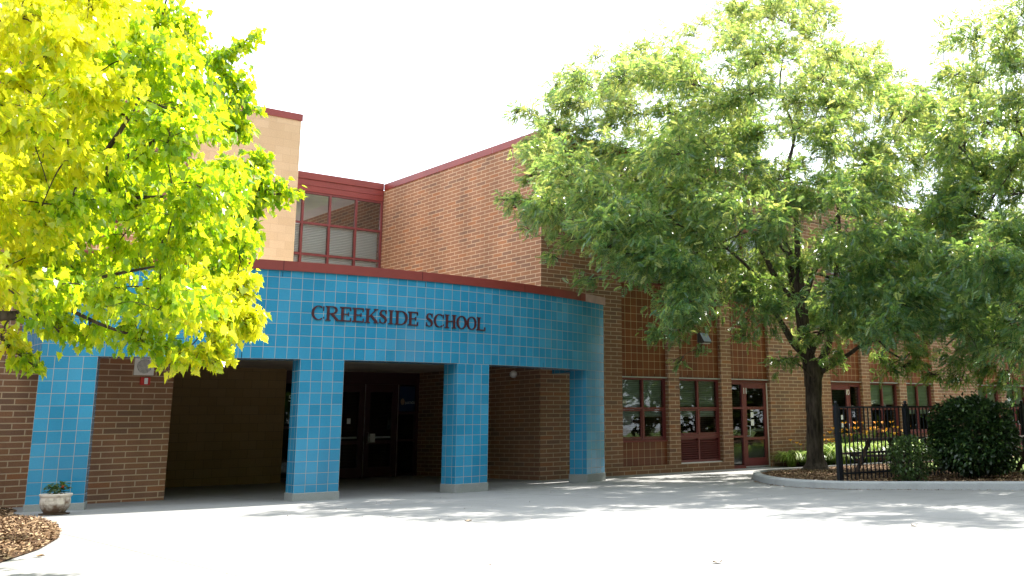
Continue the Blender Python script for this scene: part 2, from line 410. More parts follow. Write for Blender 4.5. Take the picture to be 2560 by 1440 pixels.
jl += [(XS-.034, XS-.028, yy, yy+.012, TOP+.002, 8.478) for yy in (22.6, 25.3)]+[(9.3, 9.312, 25.464, 25.472, 9.092, 9.268)]
for q_ in jl: MB().box(*q_).build('coping_joint', 'metal_dull', sb)

def window(x0, x1, z0, z1, Y, cols=2, rails=(), blinds=(), name='window', fw=.055, door=None, glass='glass', louvre=None, parent=None, blindmat_='blind_grey'):
    """frame mesh with panes, blinds as sub-parts; Y is the frame's front plane"""
    fr = MB(); D = .09
    xsn = [x0+(x1-x0)*i/cols for i in range(cols+1)] if isinstance(cols, int) else list(cols)
    fr.box(x0, x0+fw, Y, Y+D, z0, z1); fr.box(x1-fw, x1, Y, Y+D, z0, z1)
    fr.box(x0+fw, x1-fw, Y+.001, Y+D-.001, z1-fw, z1-.0005); fr.box(x0+fw, x1-fw, Y+.001, Y+D-.001, z0+.0005, z0+fw)
    for xm in xsn[1:-1]: fr.box(xm-fw/2, xm+fw/2, Y-.003, Y+D, z0+fw, z1-fw)
    edges = [z0+fw]+list(rails)+[z1-fw]
    for i in range(len(xsn)-1):
        a = x0+fw if i == 0 else xsn[i]+fw/2; b_ = x1-fw if i == len(xsn)-2 else xsn[i+1]-fw/2
        for zr in rails: fr.box(a, b_, Y+.002, Y+D-.002, zr-fw/2, zr+fw/2)
    o = fr.build(name, 'frame_maroon', parent or sb, bevel=0)
    g = MB(); g.face([(x0+fw, Y+.05, z0+fw), (x1-fw, Y+.05, z0+fw), (x1-fw, Y+.05, z1-fw), (x0+fw, Y+.05, z1-fw)])
    g.build('pane', glass, o)
    for (a, b_, c, d) in blinds:
        MB().box(a, b_, Y+.14, Y+.15, c, d).build('blind', blindmat_, o)
        MB().box(a, b_, Y+.132, Y+.158, c-.03, c-.002).build('blind_rail', 'white_paint', o)
    return o
def louvre(x0, x1, z0, z1, Y):
    l = MB(); fw = .05
    l.box(x0, x0+fw, Y, Y+.09, z0, z1); l.box(x1-fw, x1, Y, Y+.09, z0, z1); l.box(x0+fw, x1-fw, Y+.001, Y+.09, z1-fw, z1-.0005); l.box(x0+fw, x1-fw, Y+.001, Y+.09, z0+.0005, z0+fw)
    xm = (x0+x1)/2; l.box(xm-fw/2, xm+fw/2, Y-.002, Y+.09, z0+fw, z1-fw)
    for (a, b_) in ((x0+fw, xm-fw/2), (xm+fw/2, x1-fw)):
        z = z0+fw
        while z+.045 < z1-fw:
            l.face([(a, Y+.005, z), (b_, Y+.005, z), (b_, Y+.075, z+.052), (a, Y+.075, z+.052)])
            l.face([(a, Y+.005, z), (a, Y+.005, z+.012), (b_, Y+.005, z+.012), (b_, Y+.005, z)]); z += .058
        l.face([(a, Y+.088, z0+fw), (b_, Y+.088, z0+fw), (b_, Y+.088, z1-fw), (a, Y+.088, z1-fw)])
    return l.build('louvre', 'frame_maroon', sb)
YR = YF+.10           # face of the recessed tile panels
YW = YR+.03           # face of the window frames
def tiles(x0, x1, z0, z1):
    mbt = MB(); u0 = x0
    mbt.face([(x0, YR, z0), (x1, YR, z0), (x1, YR, z1), (x0, YR, z1)], uvs=[(0, z0), (x1-x0, z0), (x1-x0, z1), (0, z1)])
    mbt.face([(x0, YR+.08, z0), (x1, YR+.08, z0), (x1, YR, z0), (x0, YR, z0)])
    mbt.face([(x0, YR, z1), (x1, YR, z1), (x1, YR+.08, z1), (x0, YR+.08, z1)])
    mbt.face([(x1, YR+.08, z0), (x0, YR+.08, z0), (x0, YR+.08, z1), (x1, YR+.08, z1)])
    # weep slots in the joints above the flashing
    return mbt.build('tile_panel', 'brown_tile', sb)
def flash(x0, x1, z):
    MB().box(x0-.0, x1+.0, YR-.055, YR+.06, z-.012, z+.012).build('flashing', 'metal_light', sb)
def weeps(x0, x1, z):
    q = MB(); 
    for i in (2, 6): MB().box(x0+.2032*i-.004, x0+.2032*i+.004, YR-.002, YR+.002, z+.014, z+.09).build('weep_slot', 'dark_void', sb)
def door_leaf(x0, x1, z0, z1, Y, num, handle_left=True, nump=None):
    fw = .115
    d = MB(); d.box(x0, x0+fw, Y, Y+.05, z0, z1); d.box(x1-fw, x1, Y, Y+.05, z0, z1)
    rails = [(z0, z0+.22), (z0+(z1-z0)*.31, z0+(z1-z0)*.31+.075), (z0+(z1-z0)*.675, z0+(z1-z0)*.675+.075), (z1-.155, z1)]
    for a, b_ in rails: d.box(x0+fw, x1-fw, Y+.001, Y+.049, a+.0005, b_-.0005)
    o = d.build('door', 'frame_maroon', sb)
    MB().face([(x0+fw, Y+.03, z0+.22), (x1-fw, Y+.03, z0+.22), (x1-fw, Y+.03, z1-.155), (x0+fw, Y+.03, z1-.155)]).build('pane', 'glass', o)
    hx = x0+.07 if handle_left else x1-.07; s = 1 if handle_left else -1
    MB().tube([(hx, Y, 1.14), (hx+.02*s, Y-.06, 1.14), (hx+.08*s, Y-.07, 1.13), (hx+.08*s, Y-.07, .89), (hx+.02*s, Y-.06, .87), (hx, Y, .87)], .011, 8).build('handle', 'metal_light', o)
    MB().box(x0+fw, x1-fw, Y+.055, Y+.10, .99, 1.05).build('push_bar', 'metal_light', o)
    MB().box(x0, x1, Y-.01, Y+.06, z0-.035, z0-.002).build('threshold', 'metal_light', o)
    nx = x0+.06 if handle_left else x1-.06
    for k_, ch_ in enumerate(num): text_part(ch_, .24, .002, FRONT(nx+(k_-(len(num)-1)/2)*.095, Y-.004, z1-.24), 'white_paint', o, 'digit')
    return o
UPW0, UPW1 = 4.87, 6.72
for (a, b_, (k, i)) in bays:
    if a > 50: continue
    isdoor = (k, i) in doorpan; louv = i == 1
    top = 2.43
    tiles(a, b_, top+.012, UPW0-.56 if louv else UPW0)
    flash(a, b_, top); weeps(a, b_, top)
    tiles(a, b_, UPW1, PZ1)
    if louv: louvre(a+.002, b_-.002, UPW0-.55, UPW0, YW)
    xm = (a+b_)/2
    window(a+.002, b_-.002, UPW0+.004, UPW1-.004, YW, 2, (5.8,), blinds=[(a+.03, b_-.03, 6.0 if i != 1 else 5.3, UPW1-.05)])
    MB().box(a-.0, b_+.0, YR-.03, YW+.0, UPW0-.028, UPW0+.003).build('sill', 'maroon', sb)
    if isdoor:
        if i == 2: d0, d1, s0, s1, hl = b_-1.02, b_-.05, a, b_-1.03, True
        else: d0, d1, s0, s1, hl = a+.05, a+1.02, a+1.03, b_, False
        MB().box(a, b_, YW-.02, YW+.09, top-.08, top-.013).build('door_frame', 'frame_maroon', sb)
        window(s0+.002, s1-.002, .03, top-.082, YW-.02, 1, (.86, 1.64))
        door_leaf(d0, d1, .05, top-.085, YW-.015, {(0, 2): '11', (1, 0): '10', (2, 2): '9', (3, 0): '8'}[(k, i)], hl)
        jx = (d1+.004, b_) if i == 2 else (a, d0-.004)
        MB().box(jx[0], jx[1], YW-.02, YW+.07, .0, top-.082).build('door_jamb', 'white_paint', sb)
        if i == 2: MB().box(a, s1, YW-.03, YW+.09, -.05, .03).build('sill', 'maroon', sb)
    elif louv:
        window(a+.002, b_-.002, .90, top-.013, YW, 2, (1.64,), blinds=[(a+.03, b_-.03, 1.44 if k == 0 else 1.78, top-.05)])
        louvre(a+.002, b_-.002, PZ0+.03, .896, YW)
        MB().box(a-.0, b_+.0, YR-.05, YW+.02, PZ0+.001, PZ0+.03).build('sill', 'metal_light', sb)
    else:
        tiles(a, b_, PZ0, .795)
        window(a+.002, b_-.002, .83, top-.013, YW, 2, (1.64,), blinds=[(a+.03, b_-.03, 1.46, top-.05)])
        MB().box(a, b_, YR-.03, YW+.02, .797, .829).build('sill', 'maroon', sb)
def sash(a, b_, z0, z1):   # darker opening sashes in the lower halves
    for q0, q1 in ((a+.06, (a+b_)/2-.03), ((a+b_)/2+.03, b_-.06)):
        s_ = MB(); Y = YW+.012; t_ = .035
        s_.box(q0, q0+t_, Y, Y+.03, z0, z1); s_.box(q1-t_, q1, Y, Y+.03, z0, z1); s_.box(q0+t_, q1-t_, Y+.001, Y+.029, z1-t_, z1); s_.box(q0+t_, q1-t_, Y+.001, Y+.029, z0, z0+t_)
        s_.build('sash', 'frame_maroon', sb)
for (a, b_, (k, i)) in bays[:9]:
    if (k, i) not in doorpan: sash(a, b_, .89 if i != 1 else .96, 1.605)
# room numbers and things seen inside the windows
text_part('149', .15, .001, FRONT(18.24, YW+.047, 1.79), 'white_paint', sb, 'room_number')
text_part('152', .15, .001, FRONT(28.86, YW+.047, 1.80), 'white_paint', sb, 'room_number')
ins = MB(); ins.box(18.35, 18.62, YW+.5, YW+.51, 1.15, 1.45); ins.build('notice', 'poster_tan', sb)
MB().box(18.72, 19.0, YW+.6, YW+.61, 1.22, 1.52).build('notice', 'paper', sb)
MB().box(20.19, 20.25, YW+.06, YW+.07, .97, 1.40).build('window_stick', 'poster_tan', sb)
MB().box(23.02, 23.14, YW+.011, YW+.013, 1.38, 1.52).box(23.02, 23.15, YW+.011, YW+.013, 1.15, 1.32).box(23.02, 23.13, YW+.011, YW+.013, 1.56, 1.66).build('door_sticker', 'paper', sb)
MB().box(27.2, 27.3, YW+.011, YW+.013, 1.28, 1.42).box(27.2, 27.3, YW+.011, YW+.013, 1.05, 1.17).build('door_sticker', 'paper', sb)
# building left upper window
window(hx0, hx1, hz0, hz1, YF+.08, 2, (5.8,), blinds=[(hx0+.05, hx1-.05, 5.8, hz1-.06)])

# glazed link above the porch
YL = 28.4
window(11.42, 15.44, 4.3, 7.95, YL, [11.42, 12.09, 12.92, 13.75, 14.58, 15.44], (5.2, 6.13, 7.03), name='window', fw=.06,
       blinds=[(11.5, 15.36, 6.16, 7.0), (11.5, 15.36, 5.94, 6.10)], blindmat_='blind_white', glass='glass_clear')
fp = MB(); fp.box(11.42, 15.44, YL-.02, YL+.1, 7.95, 8.30); fp.box(11.42, 15.44, YL-.035, YL-.021, 8.12, 8.14); fp.build('fascia_panel', 'maroon', sb, bevel=.004)
MB().box(11.42, 15.43, YL-.05, YL+.2, 8.302, 8.5).build('coping', 'maroon', sb, bevel=.006)
MB().box(11.42, 15.44, YL-.01, YL+.1, 4.0, 4.299).build('fascia_panel', 'maroon', sb)

# entry door wall at the back of the porch
YD = 26.0
ew = thing('entrance_doors', 'dark maroon double entrance doors with poster sidelight at the back of the porch', 'entrance doors', (13.8, 26.0, 0))
e = MB(); zt = 2.40
e.box(11.42, 15.46, YD, YD+.1, zt, 2.719)
for xx in (11.42, 12.0, 12.86, 13.80, 14.78, 15.36): e.box(xx, xx+.08 if xx < 15.3 else 15.455, YD+.001, YD+.1, -.05, zt-.001)
for z_ in (0.02, 1.28): e.box(11.5, 11.999, YD+.004, YD+.09, z_, z_+.07)
for z_ in (0.02, .90, 1.62): e.box(14.86, 15.359, YD+.004, YD+.09, z_, z_+.06)
e.build('frame', 'dark_wood_door', ew)
MB().face([(11.5, YD+.06, 0), (12.0, YD+.06, 0), (12.0, YD+.06, zt), (11.5, YD+.06, zt)]).face([(14.86, YD+.06, 0), (15.36, YD+.06, 0), (15.36, YD+.06, zt), (14.86, YD+.06, zt)]).build('pane', 'glass', ew)
for d0, d1 in ((12.08, 12.86), (12.94, 13.80), (13.88, 14.78)):
    d = MB(); fw = .12; Y = YD+.01
    d.box(d0+.004, d0+fw, Y, Y+.05, .02, zt-.01); d.box(d1-fw, d1-.004, Y, Y+.05, .02, zt-.01)
    for a, b_ in ((.02, .26), (.86, .95), (2.2, zt-.01)): d.box(d0+fw, d1-fw, Y+.001, Y+.049, a, b_)
    o = d.build('door', 'dark_wood_door', ew)
    MB().face([(d0+fw, Y+.03, .26), (d1-fw, Y+.03, .26), (d1-fw, Y+.03, 2.2), (d0+fw, Y+.03, 2.2)]).build('pane', 'glass', o)
    MB().box(d0+fw, d1-fw, Y+.055, Y+.10, 1.0, 1.05).build('push_bar', 'metal_light', o)
    MB().tube([(d0+.07, Y, 1.16), (d0+.07, Y-.06, 1.15), (d0+.07, Y-.06, .88), (d0+.07, Y, .87)], .012, 8).build('handle', 'metal_light', o)
for xx in (13.835, 14.815): MB().box(xx, xx+.012, YD-.006, YD, 0, zt).build('trim', 'metal_light', ew)
MB().box(14.02, 14.17, YD-.004, YD+.006, .90, 1.12).build('notice', 'paper', ew)
MB().box(13.36, 13.46, YD+.02, YD+.03, 1.38, 1.52).build('notice', 'paper', ew)
MB().box(13.02, 13.12, YD-.0, YD+.008, 1.06, 1.33).build('notice', 'paper', ew)
MB().box(14.865, 15.355, YD+.045, YD+.055, 1.69, 2.36).build('poster', 'poster_blue', ew)
po = MB(); po.lathe([(.001, 0), (.06, .001)], (0, 0, 0), 20); 
po.v = [(14.98+v[0]*1.0, YD+.043-v[2], 1.95+v[1]*1.5) for v in po.v]; po.build('poster_head', 'poster_tan', ew)
text_part('JUSTICE', .085, .001, FRONT(15.21, YD+.042, 1.92), 'white_paint', ew, 'poster_text')
text_part('5', .22, .002, FRONT(11.80, YD+.05, 2.02), 'white_paint', ew, 'number')
# dark lobby behind the doors
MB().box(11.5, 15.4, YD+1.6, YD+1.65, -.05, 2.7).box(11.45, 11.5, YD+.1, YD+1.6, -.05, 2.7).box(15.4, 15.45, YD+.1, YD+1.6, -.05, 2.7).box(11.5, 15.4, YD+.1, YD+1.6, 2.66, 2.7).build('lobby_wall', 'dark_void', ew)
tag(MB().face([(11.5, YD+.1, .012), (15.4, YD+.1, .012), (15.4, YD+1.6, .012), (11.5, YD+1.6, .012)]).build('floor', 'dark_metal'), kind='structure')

# ------------------------------------------------------------------ entrance canopy
ACX, ACY, AR = 10.35, 32.67, 14.8
def arc(s, R=AR, z=0.0): th = s/AR; return (ACX+R*sin(th), ACY-R*cos(th), z)
cn = thing('entrance_canopy', 'curved blue tiled entrance porch on four square columns with dark red rim', 'entrance canopy', (10.35, 17.87, 0))
ZB, ZT, ZC = 2.45, 4.0, 4.17; S0, S1 = -6.06, 6.06; RI = AR-.44
N = 72; ss = [S0+(S1-S0)*i/N for i in range(N+1)]
TU = .204
fa = MB()
def arcband(mb_, sl, R, z0, z1, flip=False, mi=0):
    for i in range(len(sl)-1):
        a, b_ = sl[i], sl[i+1]
        q = [arc(a, R, z0), arc(b_, R, z0), arc(b_, R, z1), arc(a, R, z1)]
        uv = [(a+.05, z0-ZB), (b_+.05, z0-ZB), (b_+.05, z1-ZB), (a+.05, z1-ZB)]
        if flip: q.reverse(); uv.reverse()
        mb_.face(q, uvs=uv, mi=mi)
def archorz(mb_, sl, R0, R1, z, up=True, mi=0):
    for i in range(len(sl)-1):
        a, b_ = sl[i], sl[i+1]
        q = [arc(a, R0, z), arc(b_, R0, z), arc(b_, R1, z), arc(a, R1, z)]
        uv = [(a, 0), (b_, 0), (b_, R0-R1), (a, R0-R1)]
        if not up: q.reverse(); uv.reverse()
        mb_.face(q, uvs=uv, mi=mi)
arcband(fa, ss, AR, ZB, ZT); archorz(fa, ss, AR, RI, ZB, up=False); arcband(fa, ss, RI, ZB, ZT, True)
# straight returns to the wall, left and right
for sx, sgn in ((S0, -1), (S1, 1)):
    p = arc(sx); pi_ = arc(sx, RI); X = p[0]; Xi = X-sgn*.44
    q = [(X, YF-.005, ZB), (X, p[1], ZB), (X, p[1], ZT), (X, YF-.005, ZT)] if sgn < 0 else [(X, p[1], ZB), (X, YF-.005, ZB), (X, YF-.005, ZT), (X, p[1], ZT)]
    u = [(v[1], v[2]-ZB) for v in q]; fa.face(q, uvs=u)
    q = [(Xi, pi_[1], ZB), (Xi, YF-.005, ZB), (Xi, YF-.005, ZT), (Xi, pi_[1], ZT)]; fa.face(q, uvs=[(v[1], v[2]-ZB) for v in q])
    q = [(X, p[1], ZB), (Xi, pi_[1], ZB), (Xi, YF-.005, ZB), (X, YF-.005, ZB)]; fa.face(q if sgn < 0 else q[::-1])
fa.build('fascia', 'blue_tile', cn)
# expansion slots
sl = MB()
for s_ in (-4.28, -3.05, .346, 2.75, 3.55, -2.446): 
    for z0 in ((ZB, ZB+.1) if s_ != .346 and s_ != -2.446 else (ZT-.11, ZT-.02),):
        a, b_ = arc(s_-.005, AR+.002), arc(s_+.005, AR+.002); sl = MB(); sl.face([(a[0], a[1], z0[0]), (b_[0], b_[1], z0[0]), (b_[0], b_[1], z0[1]), (a[0], a[1], z0[1])]); sl.build('weep_slot', 'dark_void', cn)
co = MB(); se = [S0-.03+(S1-S0+.06)*i/N for i in range(N+1)]
arcband(co, se, AR+.035, ZT, ZC); archorz(co, se, AR+.035, AR-.45, ZC, True); arcband(co, se, AR-.45, ZT, ZC, True); archorz(co, se, AR+.035, AR-.45, ZT, False)
for sx, sgn in ((S0, -1), (S1, 1)):
    p = arc(sx); X = p[0]+sgn*.03
    co.box(min(X, X-sgn*.46), max(X, X-sgn*.46), p[1]+.02, YF-.034, ZT+.001, ZC-.001)
co.build('coping', 'maroon', cn)
cf = MB(); sf = [5.13+(6.09-5.13)*i/10 for i in range(11)]; arcband(cf, sf, AR+.039, ZT-.004, ZC+.004); archorz(cf, sf, AR+.039, AR+.01, ZC+.004, True)
cf.build('coping', 'coping_pale', cn, label='paler coping piece at the right end')
cj = MB()
for s_ in (-5.1, -2.446, .25, 2.9, 4.9):
    a, b_ = arc(s_-.006, AR+.038), arc(s_+.006, AR+.038); cj = MB(); cj.face([(a[0], a[1], ZT), (b_[0], b_[1], ZT), (b_[0], b_[1], ZC), (a[0], a[1], ZC)]); cj.build('coping_joint', 'letter_maroon', cn)
# ceiling and roof sheets
def porch_poly(R, inset=0):
    pts = [arc(s_, R)[:2] for s_ in ss]; L, Rr = arc(S0)[0]+inset, arc(S1)[0]-inset
    return [(L, YF-.01)]+[q for q in pts if L <= q[0] <= Rr]+[(Rr, YF-.01)]
ce = MB(); pp = porch_poly(RI+.01, .43)
ce.face([(a[0], a[1], 2.72) for a in reversed(pp)]); ce.face([(7.02, YD, 2.72), (XS, YD, 2.72), (XS, YF-.01, 2.72), (7.02, YF-.01, 2.72)])
ce.build('ceiling', 'soffit', cn)
ro = MB(); pp = porch_poly(AR-.3, .3); ro.face([(a[0], a[1], 4.05) for a in pp]); ro.face([(7.03, YF-.01, 4.05), (XS-.01, YF-.01, 4.05), (XS-.01, YL, 4.05), (7.03, YL, 4.05)])
ro.build('roof', 'roofing', cn)
for (lx, ly) in ((9.0, 19.6), (10.2, 20.6), (12.2, 19.5), (13.3, 20.9), (8.2, 21.6), (14.3, 19.6)):
    MB().lathe([(.001, 0), (.075, 0), (.075, .008), (.10, .008), (.10, .0)], (lx, ly, 2.708), 18).build('recessed_light', 'dark_metal', cn)
for (a, b_) in ((-6.06, -5.24), (-2.05, -1.255), (1.14, 1.94), (5.21, 6.06)):
    K_ = 4; sl_ = [a+(b_-a)*i/K_ for i in range(K_+1)]; col = MB(); vs = TU/.195
    z0 = .16
    U = lambda s_: (s_-a)/(b_-a)*4*TU
    for i in range(K_):
        p, q = sl_[i], sl_[i+1]
        col.face([arc(p, AR, z0), arc(q, AR, z0), arc(q, AR, ZB), arc(p, AR, ZB)], uvs=[(U(p), (z0-ZB)*vs), (U(q), (z0-ZB)*vs), (U(q), 0), (U(p), 0)])
        col.face([arc(q, RI, z0), arc(p, RI, z0), arc(p, RI, ZB), arc(q, RI, ZB)], uvs=[(U(q), (z0-ZB)*vs), (U(p), (z0-ZB)*vs), (U(p), 0), (U(q), 0)])
    for s_, fl in ((a, 0), (b_, 1)):
        q = [arc(s_, RI, z0), arc(s_, AR, z0), arc(s_, AR, ZB), arc(s_, RI, ZB)]
        uv = [(.08, (z0-ZB)*vs), (.52, (z0-ZB)*vs), (.52, 0), (.08, 0)]
        if fl: q.reverse(); uv.reverse()
        col.face(q, uvs=uv)
    o = col.build('column', 'blue_tile', cn)
    pl = [arc(a-.015, AR+.02)[:2], arc(b_+.015, AR+.02)[:2], arc(b_+.015, RI-.02)[:2], arc(a-.015, RI-.02)[:2]]
    MB().prism(pl, -.15, .175).build('plinth', 'plinth_concrete', o, bevel=.008)

# ------------------------------------------------------------------ serif lettering on the fascia
def stroke(pts, wid):
    out = []
    P = [Vector((p[0], p[1])) for p in pts]
    L, R_ = [], []
    for i, p in enumerate(P):
        d = P[min(i+1, len(P)-1)]-P[max(i-1, 0)]; d.normalize(); n_ = Vector((-d.y, d.x)); h = wid[i]/2
        L.append(p+n_*h); R_.append(p-n_*h)
    for i in range(len(P)-1): out.append([R_[i], R_[i+1], L[i+1], L[i]])
    return out
def rect(x0, x1, y0, y1): return [[Vector((x0, y0)), Vector((x1, y0)), Vector((x1, y1)), Vector((x0, y1))]]
def earc(cx, cy, rx, ry, a0, a1, n, thick=.15, thin=.05):
    pts, wd = [], []
    for i in range(n+1):
        t_ = math.radians(a0+(a1-a0)*i/n); pts.append((cx+rx*cos(t_), cy+ry*sin(t_))); wd.append(thin+(thick-thin)*abs(cos(t_))**1.3)
    return stroke(pts, wd)
ST, SF = .175, .065      # stem and serif thickness
def letter(ch, w_):
    if ch == 'I': return rect(w_/2-ST/2, w_/2+ST/2, SF, 1-SF)+rect(w_/2-.19, w_/2+.19, 0, SF)+rect(w_/2-.19, w_/2+.19, 1-SF, 1)
    if ch in 'EL':
        x0 = .10; g = rect(x0, x0+ST, SF, 1-SF)+rect(0, w_, 0, SF+.02)+rect(w_-.06, w_, SF+.02, .27)
        if ch == 'E': g += rect(0, w_-.03, 1-SF-.02, 1)+rect(w_-.09, w_-.03, .75, 1-SF-.02)+rect(x0+ST, w_*.72, .48, .54)+rect(w_*.72, w_*.72+.05, .38, .64)
        else: g += rect(0, x0+ST+.12, 1-SF, 1)
        return g
    if ch == 'H':
        g = []
        for xx in (.10, w_-.10-ST): g += rect(xx, xx+ST, SF, 1-SF)+rect(xx-.10, xx+ST+.10, 0, SF)+rect(xx-.10, xx+ST+.10, 1-SF, 1)
        return g+rect(.10+ST, w_-.10-ST, .48, .545)
    if ch == 'K':
        g = rect(.10, .10+ST, SF, 1-SF)+rect(0, .10+ST+.10, 0, SF)+rect(0, .10+ST+.10, 1-SF, 1)
        g += stroke([(.25, .40), (w_-.20, 1-SF)], [.06, .06])+stroke([(.40, .56), (w_-.12, SF)], [.16, .16])
        return g+rect(w_-.36, w_-.04, 1-SF, 1)+rect(w_-.34, w_+.02, 0, SF)
    if ch == 'C': return earc(w_/2+.02, .5, w_/2-.06, .465, 52, 308, 22, .16, .05)+rect(w_-.11, w_-.06, .66, .96)+rect(w_-.08, w_-.03, .12, .24)
    if ch == 'O': return earc(w_/2, .5, w_/2-.08, .465, 0, 360, 28, .16, .05)
    if ch == 'D': return rect(.10, .10+ST, SF, 1-SF)+rect(0, w_*.5, 0, SF)+rect(0, w_*.5, 1-SF, 1)+earc(w_*.45, .5, w_*.55-.08, .475, -90, 90, 18, .17, .05)
    if ch == 'R': return rect(.10, .10+ST, SF, 1-SF)+rect(0, .10+ST+.10, 0, SF)+rect(0, w_*.45, 1-SF, 1)+rect(.25, w_*.45, .47, .52)+earc(w_*.45, .735, w_*.34, .24, -90, 90, 12, .15, .05)+stroke([(w_*.42, .50), (w_-.10, .03)], [.15, .15])+rect(w_-.18, w_+.04, 0, SF)
    if ch == 'S':
        pts = [(.86, .76), (.76, .91), (.52, .965), (.25, .90), (.14, .74), (.24, .60), (.50, .51), (.76, .40), (.87, .25), (.74, .08), (.46, .035), (.20, .10), (.10, .27)]
        wd = [.05, .05, .06, .10, .15, .17, .18, .17, .15, .10, .06, .05, .05]
        return stroke([(p[0]*w_, p[1]) for p in pts], wd)+rect(.83*w_, .83*w_+.05, .68, .97)+rect(.06*w_, .06*w_+.05, .03, .32)
LET = [('C', -1.902, -1.665), ('R', -1.65, -1.395), ('E', -1.384, -1.168), ('E', -1.146, -.924), ('K', -.900, -.636), ('S', -.620, -.462), ('I', -.443, -.314), ('D', -.298, -.033),
       ('E', -.020, .197), ('S', .369, .527), ('C', .549, .787), ('H', .803, 1.071), ('O', 1.082, 1.324), ('O', 1.332, 1.574), ('L', 1.586, 1.806)]
LH = .262
sg = thing('school_sign', 'dark red serif letters CREEKSIDE SCHOOL mounted on the curved blue tile fascia', 'sign', arc(0, AR+.02, 3.13))
for ch, a, b_ in LET:
    wn_ = (b_-a)/LH; L = MB(); zb = 3.132-.004*(a+b_)
    for k, poly in enumerate(letter(ch, wn_)):
        d = .022+.0007*(k % 9)
        fr = [(a+p.x*LH, zb+p.y*LH) for p in poly]
        A = [arc(s_, AR+d, z_) for s_, z_ in fr]; B = [arc(s_, AR+.004, z_) for s_, z_ in fr]
        L.face(A)
        for i in range(len(A)): j = (i+1) % len(A); L.face([B[i], B[j], A[j], A[i]])
    L.build('letter', 'letter_maroon', sg)

# ------------------------------------------------------------------ wall fixtures
sp = thing('wall_speaker', 'square white speaker grille high on the brick wall beside the left column', 'speaker', (6.48, YF, 2.41))
MB().box(6.31, 6.65, YF-.035, YF-.001, 2.25, 2.57).build('housing', 'white_paint', sp, bevel=.006)
gq = MB(); gq.lathe([(.001, 0), (.125, 0), (.125, .006)], (0, 0, 0), 28); gq.v = [(6.48+v[0], YF-.038-v[2], 2.41+v[1]) for v in gq.v]; gq.build('grille', 'dark_metal', sp)
gr = MB()
for i in range(-5, 6):
    h = math.sqrt(max(0, .122**2-(i*.022)**2))
    gr.box(6.48+i*.022-.004, 6.48+i*.022+.004, YF-.050, YF-.045, 2.41-h, 2.41+h); gr.box(6.48-h, 6.48+h, YF-.0445, YF-.040, 2.41+i*.022-.004, 2.41+i*.022+.004)
gr.build('grille_bars', 'white_paint', sp)
st = thing('fire_alarm', 'small red fire alarm strobe on the brick wall under the white speaker grille', 'fire alarm', (6.5, YF, 2.14))
MB().box(6.43, 6.60, YF-.05, YF-.001, 2.075, 2.215).build('housing', 'red_plastic', st, bevel=.008)
MB().box(6.49, 6.55, YF-.07, YF-.051, 2.09, 2.20).build('lens', 'lens_clear', st, bevel=.006)
sc_ = thing('security_camera', 'round white security camera on the dark brick wall inside the right porch opening', 'camera', (XS, 21.49, 2.49))
MB().tube([(XS-.001, 21.56, 2.49), (XS-.09, 21.56, 2.49), (XS-.10, 21.56, 2.49)], [.05, .045, .02], 14).build('mount', 'black_metal', sc_)
MB().lathe([(.001, -.09), (.05, -.078), (.08, -.045), (.092, 0), (.085, .045), (.05, .078), (.001, .09)], (XS-.10, 21.46, 2.48), 18).build('housing', 'white_paint', sc_)
MB().lathe([(.001, -.03), (.028, -.015), (.03, 0), (.02, .02), (.001, .03)], (XS-.135, 21.535, 2.46), 12).build('lens', 'black_metal', sc_)
cbx = thing('call_box', 'small grey intercom box on the dark brick wall right of the entrance doors', 'intercom', (XS, 24.6, 1.3))
MB().box(XS-.07, XS-.001, 24.53, 24.68, 1.22, 1.48).build('housing', 'metal_light', cbx, bevel=.006); MB().box(XS-.076, XS-.071, 24.56, 24.65, 1.26, 1.34).build('panel', 'dark_metal', cbx)
wl2 = thing('wall_light', 'angled grey floodlight with dark side on the brown tile panel under the tree', 'wall light', (21.05, YR, 3.53))
lb = MB(); x0, x1, Y = 20.9, 21.2, YR-.002
pr = [(Y, 3.40), (Y-.24, 3.38), (Y-.26, 3.42), (Y-.10, 3.66), (Y, 3.66)]
lb.face([(x0, p[0], p[1]) for p in pr]); lb.face([(x1, p[0], p[1]) for p in reversed(pr)])
for i in range(len(pr)):
    a, b_ = pr[i], pr[(i+1) % len(pr)]; lb.face([(x0, a[0], a[1]), (x1, a[0], a[1]), (x1, b_[0], b_[1]), (x0, b_[0], b_[1])][::-1], mi=1 if i == 2 else 0)
lb.build('housing', ['dark_metal', 'grey_housing'], wl2)
MB().box(x0+.03, x1-.03, Y-.22, Y-.05, 3.365, 3.375).build('lens', 'lens_clear', wl2)

# ------------------------------------------------------------------ planting island, kerb
ko = [(26, -6), (17.72, 9.62), (17.05, 10.85), (16.5, 11.92), (16.30, 12.5), (16.28, 12.95), (16.43, 13.8), (16.87, 14.69), (17.66, 15.74), (18.35, 16.45), (18.9, 16.95), (19.5, 17.25), (20.3, 17.35), (24, 17.3), (60, 17.2)]
def smooth(p, n=2):
    for _ in range(n):
        q = [p[0]]
        for a, b_ in zip(p[:-1], p[1:]): q += [(a[0]*.75+b_[0]*.25, a[1]*.75+b_[1]*.25), (a[0]*.25+b_[0]*.75, a[1]*.25+b_[1]*.75)]
        p = q+[p[-1]]
    return p
ko = smooth(ko, 2)
def offset(p, d):
    out = []
    for i in range(len(p)):
        a, b_ = p[max(i-1, 0)], p[min(i+1, len(p)-1)]; t_ = Vector((b_[0]-a[0], b_[1]-a[1])); t_.normalize(); out.append((p[i][0]+t_.y*d, p[i][1]-t_.x*d))
    return out
ki = offset(ko, .16); kt = offset(ko, .02); kt2 = offset(ko, .15)
kb = MB()
